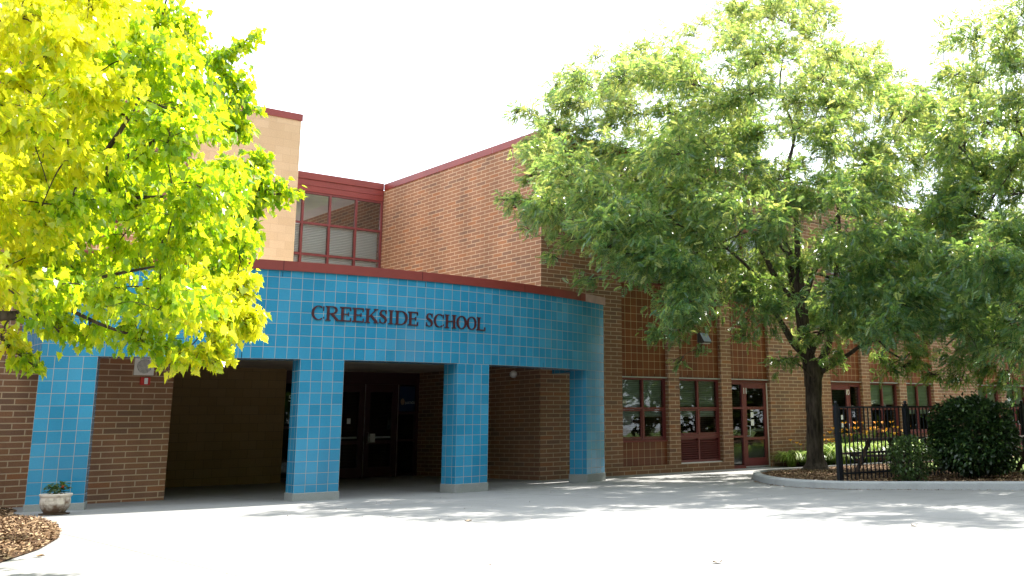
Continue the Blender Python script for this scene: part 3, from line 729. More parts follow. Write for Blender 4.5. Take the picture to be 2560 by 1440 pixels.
for i in range(len(ko)-1):
    for (A, za, B, zb) in ((ko, -.05, ko, .11), (ko, .11, kt, .135), (kt, .135, kt2, .14), (kt2, .14, ki, .06)):
        kb.face([(*A[i], za), (*B[i], zb), (*B[i+1], zb), (*A[i+1], za)], smooth=False)
tag(kb.build('kerb', 'kerb_concrete'), kind='structure')
kj = MB()
for i in (14, 30, 45):
    a, b_ = ko[i], kt2[i]; dx = .004
    oo = offset(ko, -.003)[i]; kj.box(oo[0]-.004, oo[0]+.004, oo[1]-.004, oo[1]+.004, 0, .12)
isl = MB(); poly = ki; isl.face([(p[0], p[1], .10) for p in poly]+[(60, -6, .10)])
tag(isl.build('mulch_ground', 'mulch_soil'), kind='structure')
# lawn behind the fence
lw = MB(); lw.face([(21.2, 9, .104), (60, -2, .104), (60, 16.6, .104), (23.5, 16.6, .104), (21.8, 14.5, .104)])
simple('lawn', (.10, .14, .035), .9, .1, 5, .35, .4)
tag(lw.build('lawn', 'lawn'), kind='structure')
vg = MB(); vg.face([(-150, -90, .14), (160, -90, .14), (160, -9, .14), (-150, -9, .14)]); vg.face([(60, -9, .14), (160, -9, .14), (160, 60, .14), (60, 60, .14)])
tag(vg.build('grass_verge', 'lawn'), kind='structure')
# left mulch bed
bed = [(-9, 20.49), (4.43, 20.49), (4.43, 19.35), (4.25, 18.9), (4.15, 18.2), (4.26, 17.6), (4.24, 17.0), (4.10, 15.8), (3.88, 14.8), (3.58, 13.7), (3.1, 12.5), (2.5, 11.4), (1.5, 10.2), (-1, 8.8), (-9, 8.4)]
bd = MB(); bd.face([(p[0], p[1], gz(p[0])+.012) for p in reversed(bed)])
tag(bd.build('mulch_bed', 'mulch_soil'), kind='structure')

def inpoly(px, py, poly):
    ins_ = np.zeros(len(px), bool); n_ = len(poly); j = n_-1
    for i in range(n_):
        xi, yi = poly[i]; xj, yj = poly[j]
        c = ((yi > py) != (yj > py)) & (px < (xj-xi)*(py-yi)/(yj-yi+1e-12)+xi); ins_ ^= c; j = i
    return ins_
def np_mesh(name, V, nper, mat, rnd, parent=None, origin=(0, 0, 0), faces=None):
    """V: (K, nv, 3) vertices; faces: list of index tuples inside one item; rnd: (K,) colour value"""
    K, nv, _ = V.shape; org = Vector(origin); p = parent
    while p is not None: org += Vector(p.location); p = p.parent
    co_ = (V.reshape(-1, 3)-np.array(org)).astype(np.float32)
    fl = faces or [tuple(range(nv))]; lens = np.array([len(f) for f in fl]); idx = np.concatenate([np.array(f) for f in fl])
    allidx = (idx[None, :]+(np.arange(K)*nv)[:, None]).ravel()
    me = bpy.data.meshes.new(name); me.vertices.add(K*nv); me.vertices.foreach_set('co', co_.ravel())
    me.loops.add(len(allidx)); me.loops.foreach_set('vertex_index', allidx.astype(np.int32))
    tot = np.tile(lens, K); starts = np.concatenate([[0], np.cumsum(tot)[:-1]])
    me.polygons.add(len(tot)); me.polygons.foreach_set('loop_start', starts.astype(np.int32)); me.polygons.foreach_set('loop_total', tot.astype(np.int32))
    ul = me.uv_layers.new(name='UVMap'); u = np.zeros((len(allidx), 2), np.float32); u[:, 0] = np.repeat(rnd, len(idx)); ul.data.foreach_set('uv', u.ravel())
    me.materials.append(MATS[mat]); me.update(calc_edges=True); me.validate()
    o = bpy.data.objects.new(name, me); C.objects.link(o)
    if parent is not None: o.parent = parent
    else: o.location = origin
    return o
def frames(D, roll=None):
    """orthonormal frames whose x axis is D"""
    D = D/np.linalg.norm(D, axis=1, keepdims=True); up = np.tile([0, 0, 1.], (len(D), 1))
    Y = np.cross(up, D); Y += 1e-4; Y /= np.linalg.norm(Y, axis=1, keepdims=True); Z = np.cross(D, Y)
    if roll is not None:
        c, s_ = np.cos(roll)[:, None], np.sin(roll)[:, None]; Y, Z = Y*c+Z*s_, Z*c-Y*s_
    return np.stack([D, Y, Z], 1)
def place(T, P, Fm, S):
    return np.einsum('vi,kij->kvj', T, Fm)*S[:, None, None]+P[:, None, :]
def chips(name, poly, z, n_, size, near=None):
    xs_ = [p[0] for p in poly]; ys_ = [p[1] for p in poly]
    px = rng.uniform(min(xs_), max(xs_), n_); py = rng.uniform(min(ys_), max(ys_), n_); k = inpoly(px, py, poly)
    px, py = px[k], py[k]; zz = np.array([z(a) for a in px])+rng.uniform(.002, .02, len(px))
    T = np.array([(-1, -.3, 0), (-.2, -.42, 0), (1, -.22, 0), (.9, .3, 0), (-.1, .38, 0), (-.9, .25, 0)])*.5
    D = rng.normal(size=(len(px), 3)); D[:, 2] *= .35; V = place(T, np.stack([px, py, zz], 1), frames(D, rng.uniform(-.6, .6, len(px))), rng.uniform(.5, 1.3, len(px))*size)
    return tag(np_mesh(name, V, 6, 'chip', rng.uniform(0, 1, len(px))**1.1), kind='stuff')
tag(chips('bark_chips', [p for p in bed if p[0] > 0]+[(0, 9.2), (0, 20.4)], lambda x_: gz(x_)+.014, 30000, .05), 'bark chips covering the left bed beneath the maple', 'bark chips')
tag(chips('bark_chips', [(16.5, 12.9), (16.6, 13.8), (17.9, 15.7), (19.6, 17.1), (24, 17.0), (21.5, 12), (24, 5), (20.6, 5), (17.9, 9.8), (16.8, 11.7)], lambda x_: .103, 30000, .05), 'bark chips covering the kerbed planting island', 'bark chips')
# litter swept against the kerb and a few dry leaves on the paving
lit = []
for i in range(900):
    k = rng.integers(6, 34); f_ = rng.random(); a, b_ = ko[k], ko[k+1]; d = -abs(rng.normal(0, .06))-.01
    oo = offset(ko, d); lit.append((oo[k][0]*(1-f_)+oo[k+1][0]*f_, oo[k][1]*(1-f_)+oo[k+1][1]*f_, .006)) if i % 30 else None
lit = [l for l in lit if l]
LP = np.array(lit)
T6 = np.array([(-1, -.3, 0), (-.2, -.42, 0), (1, -.22, 0), (.9, .3, 0), (-.1, .38, 0), (-.9, .25, 0)])*.5
D = rng.normal(size=(len(LP), 3)); D[:, 2] *= .2
tag(np_mesh('leaf_litter', place(T6, LP, frames(D), rng.uniform(.5, 1.2, len(LP))*.035), 6, 'chip', rng.uniform(0, .8, len(LP))), 'dry leaf litter swept against the outside of the kerb', 'leaf litter', kind='stuff')
n_ = 420; Pc = np.stack([rng.uniform(6, 19, n_), rng.uniform(10, 19.5, n_), np.full(n_, .006)], 1); Pc = Pc[~inpoly(Pc[:, 0], Pc[:, 1], [(p[0], p[1]) for p in ko]+[(60, -6)])]; Pc[:, 2] += [gz(a) for a in Pc[:, 0]]
Dc = rng.normal(size=(len(Pc), 3)); Dc[:, 2] *= .2
tag(np_mesh('ground_debris', place(T6, Pc, frames(Dc), rng.uniform(.4, 1.3, len(Pc))*.022), 6, 'chip', rng.uniform(0, .6, len(Pc))), 'small dark crumbs of leaf and bark on the shaded paving', 'debris', kind='stuff')
for (px_, py_), lb_ in (((2286, 1320), 'curled tan leaf alone on the bright paving at right'), ((94, 1416), 'brown leaf on the paving just below the mulch bed'), ((1170, 1313), 'small tan leaf on the bright paving below the third column'),
                  ((1225, 1433), 'tiny dark leaf at the bottom edge of the paving'), ((1794, 1424), 'tiny dry leaf on the paving near the bottom right')):
    p = on_z(px_, py_, 0); p[2] = gz(p[0]); q = MB(); r_ = .035 if py_ < 1425 else .012
    for i in range(6):
        a, b_ = i*pi/3, (i+1)*pi/3; q.face([(p[0], p[1], p[2]+.006), (p[0]+r_*cos(a)*1.6, p[1]+r_*sin(a), p[2]+.012+.5*r_*(i % 2)), (p[0]+r_*cos(b_)*1.6, p[1]+r_*sin(b_), p[2]+.012+.5*r_*((i+1) % 2))])
    tag(q.build('fallen_leaf', 'poster_tan'), lb_, 'leaf', 'dry leaves fallen on the paving')

# ------------------------------------------------------------------ planter
px0 = on_z(133, 1290, .06); PX, PY = px0[0]+.06, px0[1]+.2; PZ = gz(PX)
PX += 0
pl = thing('plant_pot', 'stained white pot with a leafy seedling in front of the leftmost blue column', 'plant pot', (PX, PY, PZ))
MB().lathe([(.001, .012), (.125, .012), (.145, .03), (.185, .09), (.205, .15), (.204, .21), (.198, .245), (.22, .27), (.225, .29), (.217, .30), (.19, .295), (.175, .26), (.001, .25)], (PX, PY, PZ), 40).build('pot', 'pot_glaze', pl)
MB().lathe([(.001, .001), (.20, .001), (.21, .02), (.15, .022)], (PX, PY, PZ), 32).build('saucer', 'terracotta_rim', pl)
MB().lathe([(.001, .278), (.185, .270)], (PX, PY, PZ), 24).build('soil', 'mulch_soil', pl)
n_ = 130; base = np.array([PX, PY, PZ+.29]); th = rng.uniform(0, 2*pi, n_); rr = rng.uniform(.02, .14, n_); hh = rng.uniform(.01, .2, n_)*(1-.4*rr/.2)
P = base+np.stack([rr*np.cos(th), rr*np.sin(th), hh], 1); D = np.stack([np.cos(th), np.sin(th), rng.uniform(-.9, .3, n_)], 1)
TL = np.array([(0, 0, 0), (.35, .3, .05), (1, 0, -.12), (.35, -.3, .05)])
np_mesh('foliage', place(TL, P, frames(D, rng.uniform(-.5, .5, n_)), rng.uniform(.05, .095, n_)), 4, 'shrub_leaf', rng.random(n_), pl)
q = MB()
for i in range(7): a = i*.9; q.tube([tuple(base+[0, 0, -.03]), tuple(base+[.06*cos(a), .06*sin(a), .10]), tuple(base+[.14*cos(a), .14*sin(a), .15])], [.005, .004, .003], 5)
q.build('stem', 'blade_green', pl)
MB().lathe([(.001, -.02), (.018, -.012), (.022, 0), (.012, .015), (.001, .018)], (PX+.06, PY-.08, PZ+.40), 8).build('flower', 'red_plastic', pl)

# ------------------------------------------------------------------ fence
fe = thing('metal_fence', 'black metal picket fence around the planting island behind the round bush', 'fence', (16.65, 12.75, .1))
FD = Vector((.991, -.131, 0)); FN = Vector((.131, .991, 0)); F0 = Vector((16.65, 12.75, .10))
def fbox(mb_, d0, d1, w_, z0, z1, yo=0):
    a = F0+FD*d0+FN*(yo-w_/2); b_ = F0+FD*d1+FN*(yo-w_/2); c = b_+FN*w_; d = a+FN*w_
    mb_.prism([(a.x, a.y), (b_.x, b_.y), (c.x, c.y), (d.x, d.y)], z0, z1)
posts = [0, 1.95, 3.85, 5.75, 7.65, 9.55]
for i, d0 in enumerate(posts):
    p = MB(); fbox(p, d0-.035, d0+.035, .07, .05, 1.52); fbox(p, d0-.042, d0+.042, .084, 1.52, 1.535); 
    c_ = F0+FD*d0; p.lathe([(.001, .07), (.03, .06), (.036, .035), (.028, .01), (.02, 0)], (c_.x, c_.y, 1.535), 10); p.build('post', 'black_metal', fe)
    if i < len(posts)-1:
        e0, e1 = d0+.036, posts[i+1]-.036; r_ = MB(); fbox(r_, e0, e1, .036, 1.46, 1.495); fbox(r_, e0, e1, .036, .235, .27); n_ = 17
        for k in range(n_):
            d = e0+(e1-e0)*(k+.5)/n_; fbox(r_, d-.010, d+.010, .020, .13, 1.459, .0)
        r_.build('picket_panel', 'black_metal', fe)

# ------------------------------------------------------------------ picnic tables
def picnic(cx, cy, ang, label):
    t_ = thing('picnic_table', label, 'picnic table', (cx, cy, .1), 'picnic tables behind the fence'); t_.rotation_euler = (0, 0, ang)
    def pb(mb_, x0, x1, y0, y1, z0, z1): mb_.box(x0, x1, y0, y1, z0, z1)
    def add(mb_, name, mat='wood_dark'):
        o = mb_.build(name, mat); o.parent = t_; return o
    q = MB(); 
    for i in range(5): pb(q, -.9, .9, -.37+i*.15, -.37+i*.15+.14, .72, .76)
    add(q, 'tabletop')
    for s_ in (-1, 1):
        q = MB(); pb(q, -.9, .9, s_*.72-.13, s_*.72+.0, .42, .46); pb(q, -.9, .9, s_*.72+.01, s_*.72+.14, .42, .46); add(q, 'bench')
        q = MB(); pb(q, s_*.65-.02, s_*.65+.02, -.75, .75, .37, .42)
        for y_ in (-1, 1):
            q.face([(s_*.65+.021, y_*.62, 0), (s_*.65+.021, y_*.72, 0), (s_*.65+.021, y_*.30, .72), (s_*.65+.021, y_*.20, .72)]); q.face([(s_*.65+.06, y_*.62, 0), (s_*.65+.06, y_*.72, 0), (s_*.65+.06, y_*.30, .72), (s_*.65+.06, y_*.20, .72)][::-1])
            q.face([(s_*.65+.021, y_*.72, 0), (s_*.65+.06, y_*.72, 0), (s_*.65+.06, y_*.30, .72), (s_*.65+.021, y_*.30, .72)]); q.face([(s_*.65+.021, y_*.62, 0), (s_*.65+.021, y_*.20, .72), (s_*.65+.06, y_*.20, .72), (s_*.65+.06, y_*.62, 0)])
        add(q, 'leg_frame')
p = at(2240, 1104, 24.2); picnic(p[0], p[1], .0, 'dark picnic table behind the left half of the fence, left of the round bush')
p = at(2580, 1104, 24.2); picnic(p[0], p[1], .1, 'dark picnic table right of the round bush at the picture edge')

# ------------------------------------------------------------------ bushes
def leafball(name, label, cat, c, rad, n_, mat, size, flat=1, sd_=1, stems=8, noise_=.12, group=None, bottom=.1, square=False):
    r_ = np.random.default_rng(sd_); t_ = thing(name, label, cat, (c[0], c[1], .1), group)
    u = r_.normal(size=(n_, 3)); u /= np.linalg.norm(u, axis=1, keepdims=True)
    lob = r_.normal(size=(14, 3)); lob /= np.linalg.norm(lob, axis=1, keepdims=True)
    bumps = np.max(u@lob.T, axis=1); rr = (1-abs(r_.normal(0, .09, n_)))*(1-noise_+noise_*2.0*(bumps-.6))
    rr *= np.where(r_.random(n_) < .35, r_.uniform(.5, 1, n_), 1)
    sq = (np.abs(u)**2.6).sum(1)**(-1/2.6) if square else 1.0
    wob = 1+.09*np.sin(u[:, 0]*6+sd_)*np.cos(u[:, 2]*5)+.06*np.sin(u[:, 1]*11+2*sd_+u[:, 2]*4)
    rr = rr*sq*wob*np.where(r_.random(n_) < .04, r_.uniform(1.03, 1.20, n_), 1)
    P = np.array(c)+u*rr[:, None]*np.array(rad); k = P[:, 2] > bottom; P, u = P[k], u[k]; n_ = len(P)
    D = u+r_.normal(0, .6, (n_, 3)); D[:, 2] -= .2
    T = np.array([(0, 0, 0), (.3, .26, .05), (.65, .24, .03), (1, 0, -.1), (.65, -.24, .03), (.3, -.26, .05)])
    np_mesh('foliage', place(T, P, frames(D, r_.uniform(-.9, .9, n_)), r_.uniform(.6, 1.3, n_)*size), 6, mat, r_.random(n_), t_)
    q = MB()
    for i in range(stems):
        a = r_.uniform(0, 2*pi); e_ = np.array(c)+np.array([cos(a)*rad[0]*.6, sin(a)*rad[1]*.6, r_.uniform(-.2, .6)*rad[2]])
        b0 = np.array([c[0]+cos(a)*.12, c[1]+sin(a)*.12, .08]); q.tube([b0, (b0+e_)/2+[0, 0, .1], e_], [.02, .014, .006], 6)
    q.build('stem', 'bark', t_); return t_
bc = at(2432, 1100, 22.0)
leafball('round_bush', 'large dense dark green clipped bush standing in front of the fence', 'bush', (bc[0], bc[1], .88), (.80, .80, .74), 16000, 'bush_leaf', .078, sd_=3, bottom=.20, square=True, noise_=.16)
bc2 = at(2425, 1020, 21.9)
sc1 = at(2275, 1130, 21.0)
leafball('loose_shrub', 'loose low green shrub in front of the fence left of the round bush', 'shrub', (sc1[0], sc1[1], .50), (.70, .5, .50), 2600, 'shrub_leaf', .062, sd_=5, stems=22, noise_=.55, bottom=.13)
# ------------------------------------------------------------------ daylilies
def lily_mesh(seed_, nb=220, R_=.34):
    r_ = np.random.default_rng(seed_); V = []; rn = []
    for i in range(nb):
        a = r_.uniform(0, 2*pi); L_ = r_.uniform(.45, .85); w_ = .014; b0 = np.array([cos(a), sin(a), 0])*r_.uniform(0, .12); dr = np.array([cos(a), sin(a), 0]); sd2 = np.array([-sin(a), cos(a), 0])
        pts = [b0, b0+dr*L_*.18+[0, 0, L_*.42], b0+dr*L_*.42+[0, 0, L_*.62], b0+dr*L_*.72+[0, 0, L_*.5], b0+dr*L_*.9+[0, 0, L_*.28]]
        ww = [w_, w_*1.2, w_*1.1, w_*.8, .001]; v = []
        for p_, k_ in zip(pts, ww): v += [p_-sd2*k_, p_+sd2*k_]
        V.append(v); rn.append(r_.random())
    return np.array(V), np.array(rn)
LF = [(0, 1, 3, 2), (2, 3, 5, 4), (4, 5, 7, 6), (6, 7, 9, 8)]
lil = [(23.95, 20.0), (24.35, 19.5), (24.6, 20.1), (25.1, 19.6), (25.5, 20.1), (25.9, 19.5), (26.4, 19.9), (26.9, 19.4), (27.5, 19.8), (28.1, 19.4), (28.7, 19.9), (29.4, 19.5), (30.2, 19.8), (31.0, 19.5), (24.9, 19.0), (26.2, 18.9), (27.3, 18.8)]
words = ['beside door 11', 'just right of door 11', 'left of the tree trunk', 'behind the tree trunk, left', 'behind the tree trunk', 'right of the tree trunk', 'left of door 10', 'below door 10, left side', 'below door 10', 'right of door 10', 'below window 152, left', 'below window 152', 'below window 152, right', 'farthest right behind the fence', 'at the walk edge left of the trunk', 'at the walk edge behind the trunk', 'at the walk edge below door 10']
protos = {}
for i, (lx, ly) in enumerate(lil):
    fl = i in (5, 6, 7, 8, 9, 10, 2, 3)
    lab = 'green daylily clump '+('with orange flowers ' if fl else 'of arching leaves ')+words[i]
    t_ = thing('daylily', lab, 'plant', (lx, ly, 0.0), 'daylilies along the school wall'); t_.rotation_euler = (0, 0, i*1.3); t_.scale = (1.25, 1.25, 1.2) if i > 4 else (.95, .95, .85)
    key = ('f', i % 3)
    if key not in protos:
        V, rn = lily_mesh(i+20); o = np_mesh('foliage', V, 10, 'lily_leaf', rn, faces=LF); protos[key] = o.data; o.parent = t_
    else:
        o = bpy.data.objects.new('foliage', protos[key]); C.objects.link(o); o.parent = t_
    if fl or i == 4:
        if 'stalk' not in protos:
            q = MB(); pf = MB(); r_ = np.random.default_rng(5)
            for k in range(9):
                a = k*2.4; e_ = np.array([cos(a)*r_.uniform(.1, .45), sin(a)*r_.uniform(.1, .45), r_.uniform(.65, .98)])
                q.tube([(0, 0, .05), tuple(e_*[.45, .45, .6]), tuple(e_)], [.006, .005, .004], 5)
                if k < 6:
                    for m_ in range(6):
                        b_ = m_*pi/3+k; d_ = np.array([cos(b_), sin(b_), .0]); s_ = np.array([-sin(b_), cos(b_), 0])*.016
                        pf.face([tuple(e_), tuple(e_+d_*.06+[0, 0, .06]-s_*1.5), tuple(e_+d_*.12+[0, 0, .06]), tuple(e_+d_*.06+[0, 0, .06]+s_*1.5)])
            o1 = q.build('stalk', 'blade_green', None); o2 = pf.build('flower', 'orange_petal', None); protos['stalk'] = (o1.data, o2.data); o1.parent = t_; o2.parent = t_
        else:
            for nm, dta in zip(('stalk', 'flower'), protos['stalk']): o = bpy.data.objects.new(nm, dta); C.objects.link(o); o.parent = t_
# bed under the lilies
tag(MB().face([(23.86, 18.75, .008), (32.4, 18.5, .008), (32.4, 20.49, .008), (23.86, 20.49, .008)]).build('flower_bed', 'mulch_soil'), kind='structure')

# ------------------------------------------------------------------ trees
def polyr(pts, n_=7):
    """smooth path through points"""
    P = [np.array(p, float) for p in pts]
    if len(P) < 3: return [P[0]+(P[-1]-P[0])*t_ for t_ in np.linspace(0, 1, n_)]
    out = []
    for i in range(len(P)-1):
        p0, p1, p2, p3 = P[max(i-1, 0)], P[i], P[i+1], P[min(i+2, len(P)-1)]
        for t_ in np.linspace(0, 1, n_, endpoint=False): out.append(.5*((2*p1)+(-p0+p2)*t_+(2*p0-5*p1+4*p2-p3)*t_*t_+(-p0+3*p1-3*p2+p3)*t_**3))
    out.append(P[-1]); return out
TLOC = []
for i in range(5):
    x_ = .12+.20*i; l_ = .40*(1-.35*abs(i-2)/2.)
    for s_ in (-1, 1): TLOC.append([(x_, 0, -.25*x_*x_), (x_+.15, s_*l_*.5, -.25*x_*x_+.03), (x_+.16, s_*l_, -.25*x_*x_-.12), (x_-.03, s_*l_*.55, -.25*x_*x_-.06)])
TLOC.append([(.95, -.04, -.24), (1.18, -.02, -.33), (1.18, .02, -.33), (.95, .04, -.24)])
TLOC = np.array(TLOC).reshape(-1, 3); FLOC = [tuple(range(4*i, 4*i+4)) for i in range(11)]
half = [(0, 0), (.08, .16), (.02, .42), (.22, .36), (.38, .52), (.50, .28), (.66, .30), (.70, .16), (1.0, 0)]
TMAP = np.array([(x_, y_, .30*y_-.18*x_*x_) for x_, y_ in half]+[(x_, -y_, .30*y_-.18*x_*x_) for x_, y_ in half])
FMAP = [tuple(range(8, -1, -1)), tuple(range(9, 18))]
def grow(kind, name, label, base, limbs, blobs, per, size, seed_, group=None, hues=None):
    """limbs: list of (points, r0, r1); blobs: (K,4) centre+radius.  Each clump hangs on its own branch off the nearest limb."""
    r_ = np.random.default_rng(seed_); t_ = thing(name, label, 'tree', base, group)
    q = MB(); nodes = []
    for pts, r0, r1 in limbs:
        pp_ = polyr(pts, 6); k = len(pp_); rad = [r0+(r1-r0)*(i/(k-1))**.62 for i in range(k)] if r0 else [.20+.25*math.exp(-max(0, p_[2]-base[2]+.05)/.13) for p_ in pp_]; r0 = r0 or .3
        q.tube(pp_, rad, 14 if r0 > .12 else 9, cap=True, bumpy=.10 if r0 > .1 else 0)
        for p_, ra in list(zip(pp_, rad))[k//4:]: nodes.append((*p_, ra))
    q.build('trunk', 'bark', t_)
    nodes = np.array(nodes); br = MB(); P_all = []; D_all = []; H_all = []; order = np.argsort(np.linalg.norm(blobs[:, :3]-nodes[:, :3].mean(0), axis=1))
    for bi in order:
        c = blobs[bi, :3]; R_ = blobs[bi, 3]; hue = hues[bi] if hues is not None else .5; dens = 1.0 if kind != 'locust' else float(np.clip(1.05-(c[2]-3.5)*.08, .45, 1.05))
        d = np.linalg.norm(nodes[:, :3]-c, axis=1)+np.where(nodes[:, 2] > c[2]+.3, .8, 0)+r_.uniform(0, .25, len(nodes)); j = int(np.argmin(d)); s_ = nodes[j, :3]; L_ = np.linalg.norm(c-s_)
        mid = (s_+c)/2+np.array([0, 0, .12*L_])+r_.normal(0, .06*L_, 3); r0 = min(nodes[j, 3]*.75, (.014+.017*L_+.01*R_)*(1 if kind == 'locust' else .6)); r1 = .007
        path = polyr([s_, mid, c], 5); k = len(path)
        rad = [r0+(r1-r0)*i/(k-1) for i in range(k)]; br.tube(path, rad, 6, cap=False)
        for p_, ra in list(zip(path, rad))[3::2]: nodes = np.vstack([nodes, [*p_, ra]])
        nt_ = int(9+R_*9); npb = int(per*dens*(R_**2)); out_ = c-np.array(base); out_[2] *= .3; out_ = out_/(np.linalg.norm(out_)+1e-6)
        for ti in range(nt_):
            u = r_.normal(size=3); u = u/np.linalg.norm(u)+out_*.45; u[2] = u[2]*.75; u /= np.linalg.norm(u); L2 = R_*r_.uniform(.55, 1.15)
            s2 = path[-1-r_.integers(0, min(4, k-1))]; e_ = c+u*L2*np.array([1, 1, .8]); m_ = (s2+e_)/2+np.array([0, 0, .10*L2])
            tp = polyr([s2, m_, e_+np.array([0, 0, -.06*L2])], 4); br.tube(tp, ([.009, .0085, .008, .007, .006, .005, .0045, .004, .0035] if kind == 'locust' else [.0045, .004, .004, .0035, .003, .0025, .002, .002, .002])[:len(tp)], 4, cap=False)
            tpa = np.array(tp); m2 = max(2, npb//nt_); f_ = r_.uniform(.25, 1, m2)*(len(tpa)-1); i0 = np.minimum(f_.astype(int), len(tpa)-2); pos = tpa[i0]+(tpa[i0+1]-tpa[i0])*(f_-i0)[:, None]
            pos = pos+r_.normal(0, .075*R_+.02, pos.shape); tdir = tpa[-1]-tpa[0]; tdir /= np.linalg.norm(tdir)+1e-6
            dd = tdir*.7+r_.normal(0, .75, pos.shape)+out_*.3; dd[:, 2] -= (.6 if kind == 'locust' else 1.5)
            P_all.append(pos); D_all.append(dd); H_all.append(np.full(len(pos), hue+(np.clip((c[2]-6)*.05, -.12, .25) if kind == 'locust' else 0)))  # locust leaves paler with height: the sunlit crown top is put into their colour
    br.build('branches', 'bark', t_)
    P = np.concatenate(P_all); D = np.concatenate(D_all); n_ = len(P)
    T, Fc, mt_ = (TLOC, FLOC, 'locust_leaf') if kind == 'locust' else (TMAP, FMAP, 'maple_leaf')
    Fm = frames(D, r_.normal(0, .7 if kind == 'locust' else .9, n_))
    if kind == 'maple': Fm[:, 1] *= r_.uniform(.55, 1.1, n_)[:, None]; Fm[:, 2] *= r_.uniform(.3, 2.2, n_)[:, None]
    V = place(T, P, Fm, size*r_.uniform(.65, 1.3, n_))
    np_mesh('crown', V, 0, mt_, np.clip(np.concatenate(H_all)+r_.normal(0, .24, n_), 0, 1), t_, faces=Fc)
    return t_
def fill(poly, n_, dmin, dmax, rad, seed_, keep=None, minsep=.55, tries=60000, dbias=None):
    """clump centres inside a crown volume: bounded by the crown outline seen from here and a real depth range"""
    r_ = np.random.default_rng(seed_); xs_ = np.array([p[0] for p in poly]); ys_ = np.array([p[1] for p in poly]); out_ = []
    px = r_.uniform(xs_.min(), xs_.max(), tries); py = r_.uniform(ys_.min(), ys_.max(), tries); k = inpoly(px, py, poly); px, py = px[k], py[k]; dd = r_.uniform(dmin, dmax, len(px)); rr = r_.uniform(rad[0], rad[1], len(px))
    for x_, y_, d_, R_ in zip(px, py, dd, rr):
        p_ = at(x_, y_, d_)
        if keep is not None and not keep(p_): continue
        if out_ and np.min(np.linalg.norm(np.array(out_)[:, :3]-p_, axis=1)) < minsep*R_*1.6: continue
        out_.append((*p_, R_))
        if len(out_) >= n_: break
    return np.array(out_)
# honey locust 1
TB = np.array([20.81, 16.63, .10]); TD = math.hypot(TB[0], TB[1])
A_ = lambda x_, y_, dd=0: at(x_, y_, TD+dd)
limbs = [([TB+[0, 0, -.12], TB+[0, 0, .0], TB+[0, 0, .14], A_(2038, 1120), A_(2035, 1020), A_(2034, 960), A_(2028, 900)], None, None),
         ([A_(2032, 965, .02), A_(2022, 900), A_(2008, 830, -.2), A_(2004, 764, -.3)], .20, .15),
         ([A_(2038, 962), A_(2056, 900, .3), A_(2074, 850, .5), A_(2088, 700, .9), A_(2098, 560, 1.3), A_(2080, 420, 1.6), A_(2060, 290, 1.9)], .15, .012),
         ([A_(2012, 880, -.1), A_(1987, 861, -.5), A_(1956, 812, -1), A_(1930, 765, -1.5), A_(1890, 690, -2.4), A_(1800, 610, -3.4), A_(1690, 560, -4.2)], .13, .012),
         ([A_(2006, 775, -.3), A_(1967, 736, -.7), A_(1939, 694, -1.0), A_(1904, 625, -1.3), A_(1840, 520, -1.6), A_(1740, 430, -2.0), A_(1600, 370, -2.4)], .13, .012),
         ([A_(2004, 770, -.3), A_(1980, 694, -.3), A_(1973, 632, -.2), A_(1946, 552, 0), A_(1910, 430, .2), A_(1850, 300, .3), A_(1790, 180, .4)], .14, .012),
         ([A_(2004, 768, -.3), A_(2000, 700, -.3), A_(1994, 639, -.2), A_(1990, 535, -.3), A_(1970, 430, -.5), A_(1985, 330, -.2), A_(1950, 220, -.5), A_(1965, 110, -.6)], .14, .012),
         ([A_(2006, 760, -.3), A_(2030, 690, 0), A_(2050, 650, .2), A_(2068, 590, .5), A_(2130, 470, .8), A_(2190, 350, 1.0)], .11, .012),
         ([A_(2050, 930, .1), A_(2078, 915, .0), A_(2130, 880, -.4), A_(2147, 868, -.6), A_(2192, 850, -.9), A_(2225, 880, -1.1), A_(2260, 900, -1.2)], .085, .018),
         ([A_(2086, 745, .8), A_(2116, 701, .5), A_(2140, 653, .3), A_(2165, 625, .1), A_(2223, 610, -.3), A_(2300, 560, -.7), A_(2380, 480, -1)], .07, .02),
         ([A_(2045, 955, -.1), A_(1990, 905, -.5), A_(1960, 895, -.8)], .035, .012),
         ([A_(2030, 880, -.2), A_(2060, 820, -1.0), A_(2120, 770, -2.0), A_(2200, 740, -3.0)], .08, .02),
         ([A_(1990, 660, .2), A_(1900, 560, 1.2), A_(1780, 480, 1.8), A_(1640, 470, 2.2)], .08, .012)]
crown1 = [(1350, 480), (1370, 335), (1415, 255), (1480, 165), (1560, 135), (1690, 120), (1745, 60), (1830, 25), (1960, -40), (2060, 20), (2130, 100), (2230, 165), (2300, 230), (2360, 420), (2390, 640), (2330, 800), (2220, 860), (2130, 850), (2090, 800), (1990, 810), (1960, 760), (1900, 790), (1840, 740), (1760, 800), (1680, 780), (1630, 700), (1560, 660), (1500, 600), (1400, 560)]
def keep1(p_):
    if p_[1] > 20.0 and p_[2] < 9.5: return False
    q_ = (p_-np.array([20.5, 16.2, 6.9]))/np.array([8.6, 7.0, 5.9]); r2 = q_@q_
    return .10 < r2 < 1.0
b1 = fill(crown1, 240, TD-6.0, TD+3.6, (.60, .95), 11, keep1, .50)
for x_, y_, z_, R_ in ((17.2, 18.9, 6.2, .7), (18.0, 19.4, 7.0, .7), (17.8, 18.2, 7.6, .8), (18.9, 19.2, 6.0, .75), (18.8, 18.8, 8.0, .8), (19.6, 19.5, 7.2, .7), (16.4, 18.3, 6.6, .6), (16.9, 19.0, 7.4, .6), (19.8, 19.0, 8.8, .8), (18.4, 19.6, 5.4, .5), (20.3, 19.4, 6.3, .6), (21.0, 19.2, 8.0, .7)): b1 = np.vstack([b1, (x_, y_, z_, R_)])
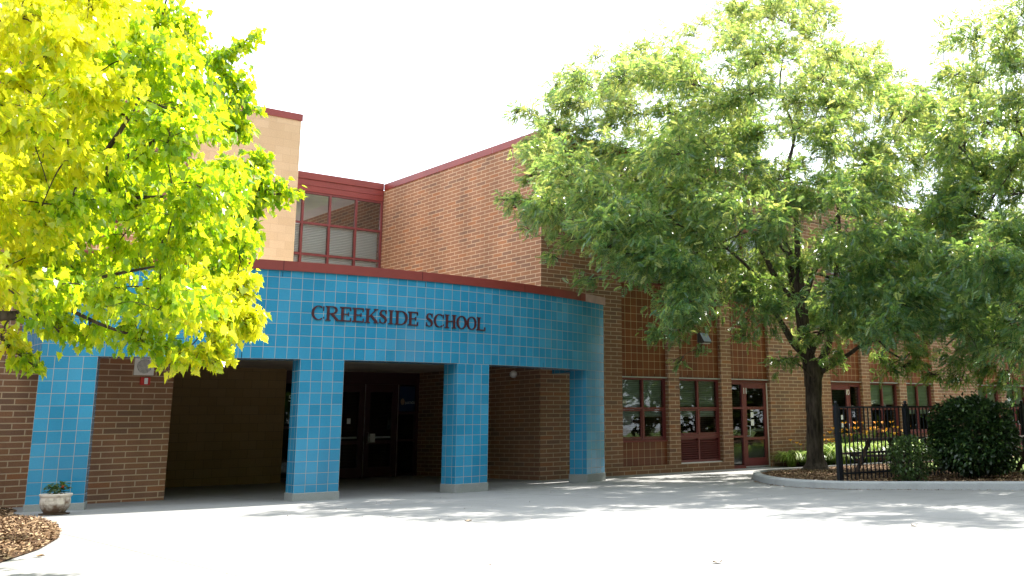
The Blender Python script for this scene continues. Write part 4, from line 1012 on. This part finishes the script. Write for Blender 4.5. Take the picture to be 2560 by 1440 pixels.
extra = [(1985, 150, -.5, .6), (2010, 210, .3, .55), (1580, 290, -1, .6), (1600, 330, .4, .6), (2142, 330, .3, .55), (1960, 240, .6, .6), (1420, 250, .5, .6), (1470, 260, -1, .6), (1530, 240, .3, .6), (1400, 330, .3, .6), (1450, 330, -1, .6), (1350, 360, -1.4, .5), (1590, 200, 1, .6), (1290, 285, -1.6, .25), (1305, 275, -1.5, .3), (1262, 500, -2.6, .25), (1290, 520, -2.6, .3), (1320, 575, -2.6, .25), (1375, 640, -2.8, .25), (1330, 440, -2.2, .45), (1380, 460, -2.2, .55), (1325, 285, -1.5, .40), (1350, 300, -1.3, .5), (1390, 330, -1.4, .6), (1300, 500, -2.5, .38), (1340, 520, -2.6, .5), (1345, 540, -2.3, .4), (1330, 390, -2, .4), (1390, 400, -2, .5), (1400, 210, -.8, .45), (1440, 180, -.6, .5), (1500, 140, -.5, .5), (1520, 620, -3, .45), (1430, 600, -3, .45), (1460, 700, -3.2, .35),
         (1640, 835, -3.4, .34), (1690, 830, -3.4, .4), (1740, 800, -3.2, .42), (1860, 840, -2.5, .33), (1950, 905, -.8, .34), (1985, 900, -.6, .3), (2010, 850, -1.0, .4), (2080, 900, -.6, .4), (2060, 830, -1.5, .5), (2130, 830, -1.6, .5), (2190, 900, -.9, .35), (2220, 930, -1.1, .33), (2260, 920, -1.2, .35), (2290, 880, -1.2, .45),
         (1830, 20, .3, .5), (1600, 130, -.2, .6), (1560, 150, -.2, .5), (1660, 110, 0, .6), (1720, 90, .1, .6), (1460, 210, -.6, .55), (1510, 190, -.4, .6), (1420, 270, -.8, .6), (1850, 50, .3, .6), (1930, 20, .2, .6), (2040, 60, .2, .6), (2120, 140, .5, .6), (2160, 200, .7, .6), (2250, 240, .8, .6), (1990, 330, 1, .8), (2080, 380, 1.2, .8), (2160, 420, 1.2, .8), (2060, 470, -1, .8), (1950, 450, -1, .7), (2140, 540, .8, .8), (1760, 60, .3, .5), (1900, -20, .2, .6), (2000, 0, 0, .6), (2070, 60, 0, .5), (2180, 130, .6, .5), (2240, 180, .8, .5), (1720, 740, -3.2, .5), (1590, 560, -3.6, .6), (1500, 520, -3.4, .5), (1700, 905, -3.2, .16), (1755, 880, -3.2, .2)]
b1 = np.vstack([b1, [(*A_(x_, y_, d_), r) for x_, y_, d_, r in extra]])
pq = proj(b1[:, :3]); dq = np.hypot(b1[:, 0], b1[:, 1])
b1 = b1[~((pq[:, 0] > 1935) & (pq[:, 0] < 2080) & (pq[:, 1] > 620) & (pq[:, 1] < 820) & (dq < TD-.3))]
t1 = grow('locust', 'locust_tree', 'broad green feathery-leaved tree with dark forked trunk standing in the kerbed island', tuple(TB), limbs, b1, 680, .150, 21)
# honey locust 2: trunk outside the frame on the right
T2 = at(2860, 1205, 24.0); T2[2] = .1; D2 = 24.0
A2 = lambda x_, y_, dd=0: at(x_, y_, D2+dd)
limbs2 = [([T2+[0, 0, -.1], A2(2788, 1000), A2(2780, 860)], .30, .24), ([A2(2780, 870), A2(2740, 700), A2(2700, 500), A2(2680, 250), A2(2660, 0)], .2, .04),
          ([A2(2780, 870), A2(2700, 760, -.5), A2(2600, 640, -1), A2(2480, 560, -1.2), A2(2400, 520, -1)], .13, .03), ([A2(2770, 800), A2(2660, 800, .5), A2(2560, 770, 1), A2(2440, 720, 1.6), A2(2380, 740, 2)], .11, .02),
          ([A2(2740, 700), A2(2640, 480, .5), A2(2540, 330, 1), A2(2430, 240, 1.4), A2(2360, 160, 1.6)], .12, .02), ([A2(2790, 880), A2(2900, 700), A2(3000, 450), A2(3060, 200)], .14, .03)]
crown2 = [(2330, 240), (2350, 120), (2440, 90), (2500, 20), (2600, -120), (2900, -200), (3200, 100), (3300, 700), (3000, 900), (2700, 930), (2560, 900), (2450, 930), (2350, 880), (2330, 760), (2380, 600), (2340, 420)]
def keep2(p_): return not (p_[1] > 19.6 and p_[2] < 9.5) and np.linalg.norm((p_-np.array([T2[0], T2[1], 6.6]))/np.array([8.0, 7.5, 6.6])) < 1
b2 = fill(crown2, 170, D2-4.0, D2+5, (.60, .95), 12, keep2, .50)
ex2 = [(2300, 230, 2, .45), (2360, 110, 1.6, .45), (2400, 900, .5, .4), (2470, 930, .3, .4), (2540, 880, 0, .5), (2330, 940, 1, .35), (2400, 960, .9, .33), (2500, 820, .2, .5), (2520, 960, -.5, .4)]
b2 = np.vstack([b2, [(*A2(x_, y_, d_), r) for x_, y_, d_, r in ex2]])
t2 = grow('locust', 'locust_tree', 'second feathery-leaved tree reaching in from the right picture edge', tuple(T2), limbs2, b2, 620, .155, 22)
# red maple on the left, lit through
M0 = np.array([-1.3, 12.2, .1]); MD = 11.6
A3 = lambda x_, y_, dd=0: at(x_, y_, MD+dd)
limbs3 = [([M0+[0, 0, -.1], M0+[0, 0, 1.2], M0+[.05, 0, 2.3]], .20, .16), ([M0+[.05, 0, 2.2], A3(-40, 790, .2), A3(60, 765, 0), A3(230, 700, -.3), A3(420, 660, -.4)], .08, .008),
          ([M0+[.05, 0, 2.2], M0+[.3, .1, 3.2], A3(60, 520, .3), A3(220, 440, .2), A3(420, 330, .2), A3(560, 180, .2)], .09, .008),
          ([M0+[.05, 0, 2.2], M0+[.2, .1, 3.6], A3(-20, 300, .4), A3(120, 130, .4), A3(260, 20, .4)], .09, .008),
          ([A3(60, 520, .3), A3(240, 500, -.2), A3(460, 490, -.3), A3(640, 490, -.3)], .035, .006), ([A3(220, 440, .2), A3(340, 260, .3), A3(400, 60, .4), A3(430, -60, .4)], .035, .006),
          ([A3(120, 745, 0), A3(250, 810, -.4), A3(400, 860, -.6), A3(500, 900, -.7)], .025, .006), ([M0+[.05, 0, 2.3], M0+[-.8, -.2, 4], M0+[-1.2, -.3, 6]], .12, .03), ([M0+[.05, 0, 2.3], M0+[-1.2, .4, 3.6], M0+[-2.4, .6, 4.6]], .1, .03)]
crown3 = [(-300, -100), (330, -60), (330, 60), (380, 120), (420, 60), (470, 130), (510, 200), (505, 300), (540, 400), (590, 480), (540, 560), (545, 640), (550, 740), (550, 810), (470, 850), (400, 810), (300, 740), (200, 740), (120, 740), (60, 760), (0, 770), (-300, 800)]
b3 = fill(crown3, 230, MD-2.2, MD+4.2, (.28, .46), 13, None, .58, 60000)
ex3 = [(640, 85, .2, .12), (610, 105, .2, .15), (575, 125, .2, .2), (530, 150, .2, .24), (570, 185, .1, .16), (585, 205, .1, .2), (560, 230, .1, .25), (600, 310, 0, .2), (640, 405, -.1, .18), (590, 440, -.1, .28), (640, 470, -.3, .25), (690, 470, -.3, .18), (560, 520, -.2, .3), (570, 600, -.3, .28), (540, 860, -.7, .25), (580, 780, -.5, .25), (400, 20, .4, .25), (420, 90, .4, .2), (370, 60, .4, .25), (470, 95, .3, .13), (630, 270, 0, .14), (600, 255, 0, .16), (560, 290, 0, .22), (590, 330, 0, .15), (650, 400, -.1, .14), (620, 420, -.1, .2), (660, 450, -.2, .14),
       (700, 485, -.3, .14), (660, 500, -.3, .2), (725, 480, -.3, .1), (610, 520, -.3, .25), (620, 580, -.3, .14), (600, 600, -.3, .2), (600, 665, -.3, .1), (590, 700, -.4, .22), (610, 710, -.4, .13), (600, 745, -.4, .16), (630, 790, -.5, .17), (600, 810, -.5, .2), (620, 825, -.5, .14), (560, 830, -.5, .2), (520, 880, -.7, .18), (490, 900, -.7, .2),
       (535, 910, -.7, .1), (440, 890, -.7, .2), (400, 870, -.6, .24), (350, 850, -.6, .22), (300, 830, -.4, .2), (205, 845, 0, .14), (150, 835, 0, .2), (60, 895, .2, .12), (20, 870, .2, .16), (85, 915, .2, .06), (40, 905, .2, .07), (0, 850, .2, .2), (110, 800, .1, .25), (230, 820, -.2, .2), (300, 20, .4, .25), (280, 60, .4, .3)]
b3 = np.vstack([b3, [(*A3(x_, y_, d_), r) for x_, y_, d_, r in ex3]])
pr3 = proj(b3[:, :3]); hue3 = np.full(len(b3), .42)  # upper-left and lower-right clumps yellowed below: sunlit look put into leaf colour
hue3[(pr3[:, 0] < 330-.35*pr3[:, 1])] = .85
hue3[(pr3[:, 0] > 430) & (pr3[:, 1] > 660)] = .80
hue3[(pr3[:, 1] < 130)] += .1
t3 = grow('maple', 'maple_tree', 'bright yellow-green maple leaning in from the left edge in front of the entrance', tuple(M0), limbs3, b3, 2100, .084, 23, hues=hue3)
# far line of woods on the other side of the road
n_ = 26000; an = rng.uniform(-pi*1.02, .08*pi, n_); ra = rng.uniform(48, 60, n_); hz = rng.uniform(0, 1, n_)**.8*(8.5+2.0*np.sin(an*9)+1.5*np.sin(an*23+1))
Pw = np.stack([12+ra*np.cos(an), 4+ra*np.sin(an), hz], 1)
Tw = np.array([(0, 0, 0), (.3, .3, .1), (1, .1, -.1), (.5, -.35, .05)])
tag(np_mesh('distant_wood', place(Tw, Pw, frames(rng.normal(size=(n_, 3))), rng.uniform(.8, 1.6, n_)), 4, 'shrub_leaf', rng.random(n_)), 'far line of woods across the road behind the viewer', 'woods', kind='stuff')
# trees across the road behind the viewer, seen in the window reflections
def copy_tree(src, loc, rz, label):
    c = src.copy(); C.objects.link(c); c.location = loc; c.rotation_euler = (0, 0, rz); c['label'] = label; c['group'] = 'trees across the road'; c.scale = (1.4, 1.4, 1.5)
    for ch in src.children: d = ch.copy(); C.objects.link(d); d.parent = c
    return c
for i, (lx, ly, rz, lb_) in enumerate(((-22, -13, .3, 'feathery tree across the road, far left behind the viewer'), (-10, -16, 1.1, 'feathery tree across the road, left behind the viewer'), (2, -14, 2.1, 'feathery tree across the road straight behind the viewer'), (13, -17, 3.3, 'feathery tree across the road, right behind the viewer'), (22, -14, .9, 'feathery tree across the road, far right behind the viewer'), (30, -5, 4.0, 'feathery tree beyond the right edge, nearest of four'), (40, 2, 1.0, 'feathery tree beyond the right edge, second of four'), (43, -12, 5.2, 'feathery tree beyond the right edge, third of four'), (53, 6, 3.0, 'feathery tree beyond the right edge, farthest of four'))):
    c_ = copy_tree(t1, (lx, ly, 0), rz, lb_)
c_ = copy_tree(t1, (33, -12, 0), 2.6, 'tallest feathery tree across the road, right of the viewer'); c_.scale = (1.7, 1.7, 2.1)
